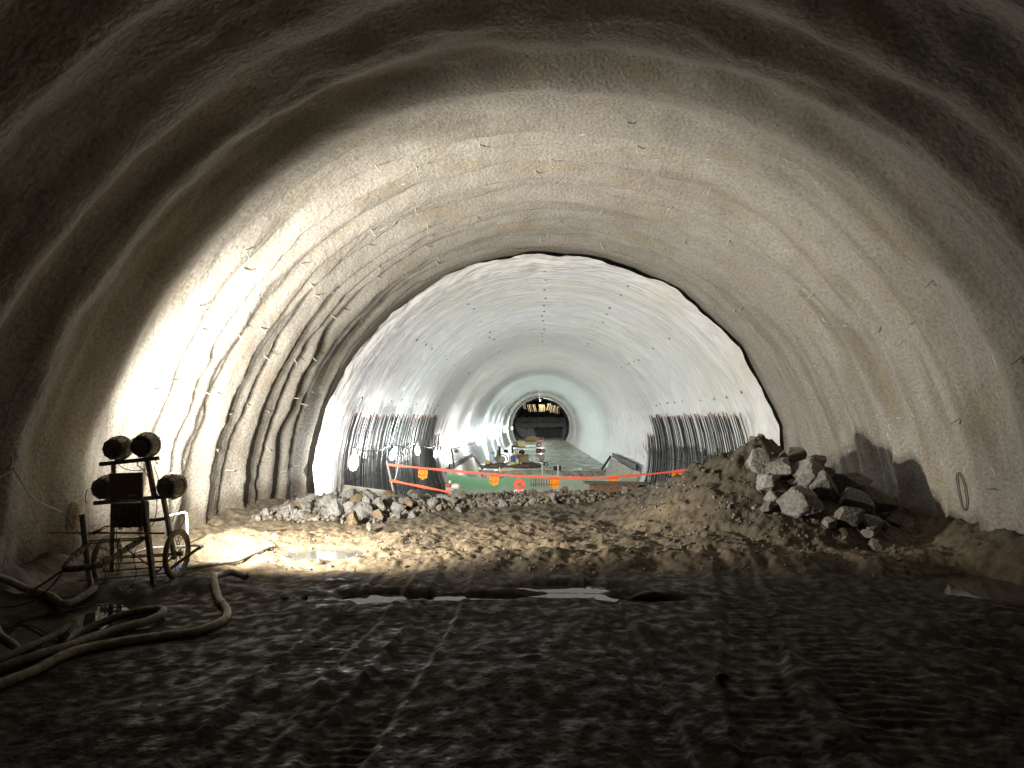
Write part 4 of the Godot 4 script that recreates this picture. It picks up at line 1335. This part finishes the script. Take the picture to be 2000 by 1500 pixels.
# ---------------------------------------------------------------- lamp cart
func flood(parent: Node, p: Vector3, dir: Vector3, r: float, energy: float, dark: bool, throw: float) -> void:
	var o := group_part("flood_lamp", parent)
	o.transform = aim(p, dir)
	var shell: StandardMaterial3D = M.dark_steel if dark else M.dirty_steel
	var st := st_new()
	lathe(st, [Vector2(0.0, -0.075), Vector2(r * 0.76, -0.07), Vector2(r * 0.84, -0.058), Vector2(r * 0.93, -0.01), Vector2(r * 0.98, 0.03), Vector2(r, 0.06)], Transform3D.IDENTITY, 32)
	put("shell", done(st), shell, o)
	st = st_new()
	lathe(st, [Vector2(r, 0.06), Vector2(r * 1.05, 0.062), Vector2(r * 1.06, 0.075), Vector2(r * 1.05, 0.105), Vector2(r * 0.985, 0.107), Vector2(r * 0.975, 0.06)], Transform3D.IDENTITY, 32)
	put("rim", done(st), M.dirty_steel, o)
	st = st_new()
	lathe(st, [Vector2(0.0, -0.095), Vector2(r * 0.40, -0.092), Vector2(r * 0.44, -0.07)], Transform3D.IDENTITY, 20)
	put("back_cap", done(st), M.box_dark, o)
	for k in 10:
		var a := TAU * k / 10.0
		put("rib", bar_mesh(V(r * 0.86 * cos(a), -0.06, r * 0.86 * sin(a)), V(r * 0.97 * cos(a), 0.02, r * 0.97 * sin(a)), 0.006, 0.016), shell, o)
	for k in 3:
		var a := TAU * k / 3.0 + 0.6
		put("clip", bar_mesh(V(r * 1.07 * cos(a), 0.02, r * 1.07 * sin(a)), V(r * 1.07 * cos(a), 0.11, r * 1.07 * sin(a)), 0.018, 0.012), M.dirty_steel, o)
	st = st_new()
	lathe(st, [Vector2(r * 0.97, 0.062), Vector2(r * 0.5, 0.072), Vector2(0.0, 0.076)], Transform3D.IDENTITY, 32)
	put("lens", done(st), M.flood_glow, o)
	var l := SpotLight3D.new()
	l.name = "flood_light"
	# the reflector throws its beam to the right of the tunnel and a little up
	l.position = V(0, 0.125, 0)
	l.basis = (o.transform.basis.inverse() * Basis.looking_at(V(throw, 0.15, -1.0).normalized())).orthonormalized()
	l.light_color = Color(1.0, 0.972, 0.92)
	l.light_energy = energy
	l.spot_angle = 68.0
	l.spot_angle_attenuation = 0.62
	l.spot_range = 60.0
	l.spot_attenuation = 2.0
	l.light_size = 0.09
	l.shadow_enabled = true
	o.add_child(l)

func spoke_wheel(parent: Node, p: Vector3, r: float, tyre: Material) -> void:
	var w := group_part("wheel", parent)
	w.position = p
	var ring := PackedVector3Array()
	for i in 41:
		var a := TAU * i / 40.0
		ring.append(V(0, r * 0.9 * cos(a), r * 0.9 * sin(a)))
	put("tyre", tube_mesh(ring, r * 0.105, 12), tyre, w)
	var rim := PackedVector3Array()
	for i in 41:
		var a := TAU * i / 40.0
		rim.append(V(0, r * 0.78 * cos(a), r * 0.78 * sin(a)))
	put("rim", tube_mesh(rim, 0.013, 8), M.dirty_steel, w)
	put("hub", rod_mesh(V(-0.055, 0, 0), V(0.055, 0, 0), 0.028, 12), M.dark_steel, w)
	for k in 20:
		var a := TAU * k / 20.0
		var b := a + (0.5 if k % 2 else -0.5)
		put("spoke", rod_mesh(V(0.035 if k % 4 < 2 else -0.035, 0.025 * cos(b), 0.025 * sin(b)), V(0, r * 0.78 * cos(a), r * 0.78 * sin(a)), 0.003, 5), M.dirty_steel, w)

func build_cart() -> void:
	var c := thing("lamp_cart", "homemade steel cart with four floodlights and spoked wheels beside the left wall", "light cart")
	var e := [32.0, 45.0, 7.5, 36.0]
	flood(c, V(-4.46, 1.385, -7.12), V(-0.06, 0.04, -1.0), 0.122, e[0], true, 0.54)
	flood(c, V(-4.165, 1.415, -7.12), V(-0.16, 0.05, -1.0), 0.128, e[1], true, 0.60)
	flood(c, V(-4.60, 0.98, -7.17), V(-0.10, 0.02, -1.0), 0.122, e[2], false, 0.28)
	flood(c, V(-3.97, 0.985, -7.27), V(0.14, 0.10, -1.0), 0.130, e[3], false, 0.58)
	put("top_bar", bar_mesh(V(-4.67, 1.22, -7.20), V(-4.05, 1.285, -7.20), 0.045, 0.042), M.dark_steel, c)
	put("middle_bar", bar_mesh(V(-4.72, 0.82, -7.20), V(-3.90, 0.895, -7.25), 0.045, 0.042), M.dark_steel, c)
	put("upright", bar_mesh(V(-4.545, 1.24, -7.235), V(-4.585, 0.10, -7.32), 0.045, 0.045), M.dirty_steel, c)
	put("upright", bar_mesh(V(-4.185, 1.26, -7.235), V(-4.10, 0.86, -7.235), 0.045, 0.045), M.dark_steel, c)
	put("upright", bar_mesh(V(-4.17, 0.86, -7.15), V(-4.02, -0.04, -7.12), 0.05, 0.05), M.dark_steel, c)
	put("upright", bar_mesh(V(-4.045, 0.86, -7.30), V(-4.005, 0.20, -7.48), 0.042, 0.042), M.dirty_steel, c)
	put("upright", tube_mesh(PackedVector3Array([V(-4.68, 0.74, -6.95), V(-4.56, -0.08, -6.95)]), 0.028, 12), M.dirty_steel, c)
	put("short_bar", bar_mesh(V(-4.15, 0.645, -7.2), V(-4.02, 0.65, -7.31), 0.035, 0.035), M.dark_steel, c)
	for k in 2:
		put("lamp_yoke", bar_mesh(V(-4.46 + 0.295 * k, 1.245 + 0.03 * k, -7.2), V(-4.46 + 0.295 * k, 1.29 + 0.03 * k, -7.15), 0.07, 0.02), M.dark_steel, c)
	# upper panel with a faded red cross, lower switch box
	var b1 := put("cover_panel", box_mesh(V(0.355, 0.265, 0.03), at(V(-4.328, 1.008, -7.10), -0.06, 0.0, 0.035), 0.006), M.box_panel, c)
	b1.set_meta("label", "dark panel with a faded red cross")
	for s in [-1.0, 1.0]:
		var t := at(V(-4.328, 1.008, -7.10), -0.06, 0.0, 0.035)
		var st := st_new()
		bar(st, t * V(-0.12, -0.085 * s, 0.0175 + 0.001 * s), t * V(0.12, 0.085 * s, 0.0175 + 0.001 * s), 0.003, 0.022)
		put("red_cross_stroke", done(st), M.cross_red, c)
	var stk := at(V(-4.328, 1.008, -7.10), -0.06, 0.0, 0.035)
	for k in 5:
		put("sticker_letter", box_mesh(V(0.012, 0.014, 0.002), stk * at(V(0.042 + 0.0165 * k, -0.096, 0.017))), M.white_paint, c)
	put("switch_box", box_mesh(V(0.34, 0.25, 0.14), at(V(-4.325, 0.71, -7.18), -0.06, 0, 0.03), 0.01), M.box_dark, c)
	var sb := at(V(-4.325, 0.71, -7.18), -0.06, 0, 0.03)
	for k in 6:
		put("breaker", box_mesh(V(0.032, 0.06 + 0.02 * (k % 2), 0.012), sb * at(V(-0.11 + 0.045 * k, 0.04, 0.077)), 0.003), M.box_panel, c)
	for k in 4:
		put("wire_loop", tube_mesh(smooth_path([sb * V(-0.1 + 0.05 * k, 0.0, 0.08), sb * V(-0.08 + 0.05 * k, -0.05, 0.095), sb * V(-0.04 + 0.03 * k, -0.09, 0.085), sb * V(0.02 * k, -0.13, 0.07)], 4), 0.005, 5), M.box_panel if k % 2 else M.cable_black, c)
	put("box_foot", box_mesh(V(0.03, 0.05, 0.04), at(V(-4.20, 0.565, -7.18)), 0.004), M.dark_steel, c)
	put("box_foot", box_mesh(V(0.03, 0.03, 0.04), at(V(-4.42, 0.572, -7.18)), 0.004), M.dark_steel, c)
	# cross rods of the bed
	for k in [[-4.56, 0.24, -7.32, -4.03, 0.245, -7.42], [-4.56, 0.185, -7.30, -4.03, 0.19, -7.42], [-4.63, 0.125, -7.2, -4.03, 0.135, -7.42], [-4.73, 0.075, -7.0, -4.03, 0.065, -7.42], [-4.64, 0.47, -7.0, -4.16, 0.475, -7.18], [-4.62, 0.445, -7.0, -4.16, 0.46, -7.18]]:
		put("cross_rod", rod_mesh(V(k[0], k[1], k[2]), V(k[3], k[4], k[5]), 0.0085, 6), M.dark_steel, c)
	put("brace", rod_mesh(V(-4.42, 0.36, -7.25), V(-4.08, 0.1, -7.3), 0.008, 6), M.dark_steel, c)
	put("brace", rod_mesh(V(-4.10, 0.06, -7.2), V(-3.97, 0.26, -7.42), 0.009, 6), M.dark_steel, c)
	put("brace", rod_mesh(V(-4.66, 0.32, -6.98), V(-4.56, 0.05, -6.98), 0.008, 6), M.dark_steel, c)
	# wrapped push handle
	var hp := smooth_path([V(-4.64, 0.44, -7.0), V(-4.60, 0.38, -6.75), V(-4.54, 0.31, -6.52), V(-4.46, 0.30, -6.50), V(-4.27, 0.32, -6.62), V(-4.21, 0.40, -6.9), V(-4.17, 0.475, -7.15)], 5)
	put("handle", tube_mesh(hp, 0.029, 10), M.tape_tan, c)
	var hx := PackedVector3Array()
	for i in 150:
		var t := i / 149.0 * (hp.size() - 1.001)
		var k := int(t)
		var p := hp[k].lerp(hp[k + 1], t - k)
		var dir := (hp[k + 1] - hp[k]).normalized()
		var x := dir.cross(Vector3.UP).normalized()
		hx.append(p + (x * cos(i * 0.75) + x.cross(dir) * sin(i * 0.75)) * 0.0235)
	put("handle_tape", tube_mesh(hx, 0.0115, 6), M.tape_dark, c)
	spoke_wheel(c, V(-3.99, 0.255, -7.5), 0.265, M.tyre)
	spoke_wheel(c, V(-4.70, 0.20, -7.42), 0.262, M.tyre_pale)
	put("axle", rod_mesh(V(-4.75, 0.22, -7.45), V(-3.93, 0.255, -7.5), 0.014, 8), M.dirty_steel, c)
	put("side_pipe", rod_mesh(V(-4.02, 0.11, -7.42), V(-3.80, 0.305, -7.62), 0.017, 8), M.tape_tan, c)
	put("end_hook", tube_mesh(PackedVector3Array([V(-4.07, 1.265, -7.18), V(-4.065, 1.235, -7.18), V(-4.055, 1.225, -7.18), V(-4.045, 1.24, -7.18)]), 0.005, 5), M.dark_steel, c)
	# wiring that belongs to the cart
	var wires: Array = [
		[V(-4.46, 1.28, -7.1), V(-4.38, 1.19, -7.12), V(-4.27, 1.16, -7.15), V(-4.18, 1.17, -7.2)], [V(-4.2, 1.27, -7.1), V(-4.24, 1.22, -7.14), V(-4.19, 1.17, -7.16), V(-4.15, 1.1, -7.18)],
		[V(-4.1, 1.2, -7.2), V(-4.06, 1.1, -7.2), V(-4.04, 0.98, -7.2), V(-4.07, 0.86, -7.2)], [V(-4.06, 0.86, -7.2), V(-4.05, 0.75, -7.18), V(-4.08, 0.62, -7.18), V(-4.16, 0.55, -7.18)],
		[V(-4.7, 0.98, -7.05), V(-4.71, 0.88, -7.04), V(-4.70, 0.84, -7.05)], [V(-4.50, 0.6, -7.16), V(-4.56, 0.57, -7.1), V(-4.62, 0.54, -7.0), V(-4.66, 0.4, -6.98), V(-4.62, 0.28, -6.95)],
		[V(-4.45, 0.57, -7.15), V(-4.47, 0.45, -7.2), V(-4.43, 0.34, -7.2), V(-4.44, 0.22, -7.25)], [V(-4.2, 0.44, -7.15), V(-4.23, 0.3, -7.1), V(-4.20, 0.12, -7.1), V(-4.24, -0.02, -7.05)],
		[V(-4.0, 0.6, -7.4), V(-3.98, 0.7, -7.45), V(-3.92, 0.63, -7.5), V(-3.97, 0.52, -7.5)], [V(-4.60, 0.42, -7.05), V(-4.5, 0.36, -7.1), V(-4.42, 0.4, -7.12), V(-4.4, 0.47, -7.14)], [V(-4.62, 0.25, -6.96), V(-4.5, 0.22, -7.0), V(-4.45, 0.1, -7.0), V(-4.52, 0.0, -6.98)]]
	for w in wires:
		put("wire", tube_mesh(smooth_path(w, 5), 0.0045, 5), M.cable_black, c)
	# orange pole tied across the cart
	var pole := put("orange_pole", rod_mesh(V(-5.06, 0.545, -7.03), V(-3.93, 0.53, -7.12), 0.0105, 8), M.orange_paint)
	tag(pole, "thin orange pole lying across the lamp cart's uprights", "pole")
	var pg := thing("plug_connector", "red cable plug on the orange pole beside the cart's short post", "plug")
	put("plug_body", rod_mesh(V(-4.59, 0.545, -6.99), V(-4.52, 0.575, -6.99), 0.018, 8), M.red_plastic, pg)
	put("plug_lead", tube_mesh(smooth_path([V(-4.53, 0.57, -6.99), V(-4.49, 0.61, -7.02), V(-4.46, 0.6, -7.1)], 4), 0.006, 5), M.cable_black, pg)
	var fr := thing("white_pipe_frame", "white bent pipe frame lying on the ground behind the lamp cart", "pipe")
	put("pipe", tube_mesh(PackedVector3Array([V(-4.34, 0.585, -7.98), V(-4.215, 0.615, -8.08), V(-4.20, 0.60, -8.1), V(-4.17, 0.22, -8.1), V(-4.16, 0.02, -8.1)]), 0.012, 8), M.white_pipe, fr)
	put("pipe", tube_mesh(PackedVector3Array([V(-4.72, 0.165, -7.8), V(-4.5, 0.245, -7.85), V(-3.82, 0.305, -7.72), V(-3.80, 0.295, -7.7), V(-3.92, 0.22, -7.55)]), 0.013, 8), M.white_pipe, fr)
	var bl := put("blue_pipe", tube_mesh(smooth_path([V(-4.85, -0.03, -7.68), V(-4.65, -0.04, -7.75), V(-4.44, -0.03, -7.88), V(-4.1, 0.0, -8.0)], 4), 0.035, 10), M.blue_pipe)
	tag(bl, "blue plastic pipe lying on the ground behind the lamp cart", "pipe")

# ---------------------------------------------------------------- hoses
func lay(pts: Array, r: float, lift: Array = []) -> PackedVector3Array:
	var q: Array = []
	for i in pts.size():
		q.append(V(pts[i][0], 0, -pts[i][1]))
	var sm := smooth_path(q, 7)
	for i in sm.size():
		var h := 0.0
		var up := 0.0
		for k in [-0.05, 0.0, 0.05]:
			h = maxf(h if k > -0.05 else -9.0, ground_h(sm[i].x + k, -sm[i].z))
		var t := float(i) / 7.0
		for l in lift:
			up = maxf(up, float(l[1]) * exp(-pow((t - float(l[0])) / 0.9, 2.0)))
		sm[i].y = h + r * 0.85 + up
	# even out the bumps, a thick hose bridges them
	for pass_no in 4:
		for i in range(1, sm.size() - 1):
			sm[i].y = maxf(sm[i].y * 0.5, 0.0) if false else (sm[i - 1].y + 2.0 * sm[i].y + sm[i + 1].y) * 0.25
	return sm

func build_hoses() -> void:
	var h := thing("water_hose", "long pale grey hose that snakes past the cart and ends in lit mud", "hose")
	var pa := lay([[-3.19, 7.39], [-3.40, 7.45], [-3.40, 7.10], [-3.12, 6.58], [-2.86, 6.19], [-2.76, 5.90], [-2.82, 5.65], [-3.08, 5.42], [-3.34, 5.18], [-3.45, 4.95], [-3.50, 4.64], [-3.60, 4.3], [-3.75, 3.8]], 0.034, [[0.0, 0.03], [1.0, 0.05]])
	put("hose_body", tube_mesh(pa, 0.034, 14), M.hose, h)
	for k in [24, 47]:
		var dk := (pa[k + 1] - pa[k]).normalized()
		put("coupling", rod_mesh(pa[k] - dk * 0.05, pa[k] + dk * 0.05, 0.040, 12), M.dirty_steel, h)
	put("hose_mouth", rod_mesh(pa[0], pa[0] + (pa[0] - pa[1]).normalized() * 0.012, 0.027, 12), M.black_rubber, h)
	var o := put("water_hose", tube_mesh(lay([[-3.95, 4.35], [-3.78, 4.70], [-3.66, 4.88], [-3.56, 5.10], [-3.46, 5.47], [-3.32, 5.70], [-3.28, 5.90], [-3.42, 6.06], [-3.72, 5.97], [-3.90, 5.76], [-3.87, 5.52], [-3.74, 5.36]], 0.038, [[6.0, 0.03], [11.0, 0.02]]), 0.033, 14), M.hose_dark)
	tag(o, "dark grey hose doubled back in a wide loop left of the long hose", "hose")
	o = put("water_hose", tube_mesh(lay([[-4.0, 4.55], [-3.86, 4.83], [-3.77, 5.10], [-3.71, 5.40]], 0.03, [[3.0, 0.09], [2.0, 0.05]]), 0.026, 10), M.hose_dark)
	tag(o, "thin dark hose end sticking up inside the hose loop", "hose")
	o = put("water_hose", tube_mesh(lay([[-4.85, 5.95], [-4.62, 5.76], [-4.35, 5.55], [-4.05, 5.32], [-3.80, 5.16]], 0.03, [[0.0, 0.1], [1.0, 0.08], [2.0, 0.06]]), 0.03, 10), M.hose_dark)
	tag(o, "thin grey hose slanting down across the left drain", "hose")
	o = put("water_hose", tube_mesh(lay([[-5.3, 6.3], [-5.08, 6.52], [-4.93, 6.62], [-4.70, 6.55], [-4.52, 6.45], [-4.46, 6.58], [-4.47, 6.86]], 0.04, [[0.0, 0.0]]), 0.034, 12), M.hose)
	tag(o, "brown hose running from the left wall to the cart's foot", "hose")
	o = put("water_hose", tube_mesh(lay([[-4.05, 7.75], [-3.82, 8.05], [-3.60, 8.35], [-3.42, 8.75]], 0.03, []), 0.026, 10), M.hose)
	tag(o, "pale hose on the lit mud right of the spoked wheel", "hose")

# ---------------------------------------------------------------- the rest
func build_small_things() -> void:
	var w := put("hanging_wire", tube_mesh(smooth_path([V(-5.06, 1.06, -6.1), V(-5.10, 1.19, -6.5), V(-5.08, 1.20, -6.55), V(-5.12, 0.92, -6.85), V(-5.18, 0.70, -7.38)], 8), 0.006, 6), M.cable_pale)
	tag(w, "pale wire hung from a hook on the left wall down to the ochre coil", "wire")
	var w2 := put("hanging_wire", tube_mesh(smooth_path([V(-5.18, 0.70, -7.38), V(-5.12, 0.52, -7.5), V(-5.0, 0.30, -7.6), V(-4.80, 0.05, -7.6)], 8), 0.004, 6), M.cable_black)
	tag(w2, "dark wire trailing from the ochre coil down to the cart", "wire")
	var hk := put("wall_hook", tube_mesh(PackedVector3Array([V(-5.3, 1.22, -6.5), V(-5.1, 1.22, -6.5), V(-5.08, 1.26, -6.5), V(-5.08, 1.34, -6.5)]), 0.007, 6), M.dirty_steel)
	tag(hk, "bent hook in the left wall holding up the pale wire", "hook")
	var st := st_new()
	for k in 5:
		var path := PackedVector3Array()
		for i in 25:
			var a := TAU * i / 24.0
			path.append(V(-5.235 + 0.008 * k, 0.62 + (0.15 - 0.03 * k) * cos(a + 0.2 * sin(k * 3.0)) + 0.01 * sin(a * 3.0 + k), -7.66 + (0.085 - 0.018 * k) * sin(a) + 0.012 * sin(k * 2.0)))
		tube(st, path, 0.008, 6)
	var ring := put("wire_coil", done(st), M.ochre_ring)
	tag(ring, "ochre coil of wire hanging on the lit edge of the left wall", "coil")
	st = st_new()
	var path := PackedVector3Array()
	for i in 33:
		var a := TAU * i / 32.0
		var yy := 0.75 + 0.24 * cos(a)
		var d := 9.45 + 0.045 * sin(a)
		var p := lining_p(d, asin((yy - YC) / R0))
		path.append(V(p.x - 0.03, yy, -d))
	tube(st, path, 0.008, 7)
	var loop := put("wire_loop", done(st), M.ring_brown)
	tag(loop, "narrow brown wire loop hanging on the right wall", "loop")
	# cables from the cart over the ground
	var c1 := put("ground_cable", tube_mesh(smooth_path([V(-4.55, 0.29, -6.5), V(-4.72, 0.16, -6.45), V(-4.88, 0.08, -6.42), V(-5.02, 0.12, -6.40)], 6), 0.012, 7), M.cable_pale)
	tag(c1, "pale cable dropping from the cart handle to the left bank", "cable")
	c1 = put("ground_cable", tube_mesh(smooth_path([V(-4.54, 0.29, -6.5), V(-4.60, 0.15, -6.40), V(-4.72, 0.04, -6.3), V(-4.86, 0.03, -6.15)], 6), 0.007, 6), M.cable_black)
	tag(c1, "thin black cable dropping from the cart handle's corner", "cable")
	c1 = put("ground_cable", tube_mesh(lay([[-4.2, 8.2], [-4.6, 8.7], [-4.75, 9.4], [-4.4, 10.2], [-4.0, 10.8]], 0.009), 0.009, 6), M.cable_black)
	tag(c1, "dark cable lying at the wall foot beyond the spoked wheel", "cable")
	# stubs of wire in the boulder heap
	for k in [[V(3.34, 0.9, -10.6), V(3.36, 1.1, -10.6), V(3.46, 1.22, -10.6), "curved wire standing up from the muck heap's crest"], [V(3.92, 0.72, -10.5), V(4.0, 0.82, -10.5), V(4.05, 0.88, -10.5), "short bar sticking out behind the largest pale slab"]]:
		var o := put("wire_stub", tube_mesh(smooth_path([k[0], k[1], k[2]], 5), 0.013, 6), M.dark_steel)
		tag(o, k[3], "wire")
	# clods and stones lying alone on the haul road
	for k in [[-2.55, 6.75, 0.05, "dark flat stone lying right of the long hose's bend"], [-2.35, 6.72, 0.035, "smaller dark stone beside the flat one"], [1.05, 4.75, 0.05, "lone pale stone on the dark haul road"]]:
		var o := stone("road_stone", tinted(rock_mesh(900 + int(k[2] * 1000.0), 6, 11, 0.08), Color(0.2, 0.17, 0.135)), V(k[0], ground_h(k[0], k[1]) + k[2] * 0.35, -k[1]), k[2], k[3], "", Vector3.INF, V(1.6, 0.6, 1.0))
		o.name = numbered("road_stone")
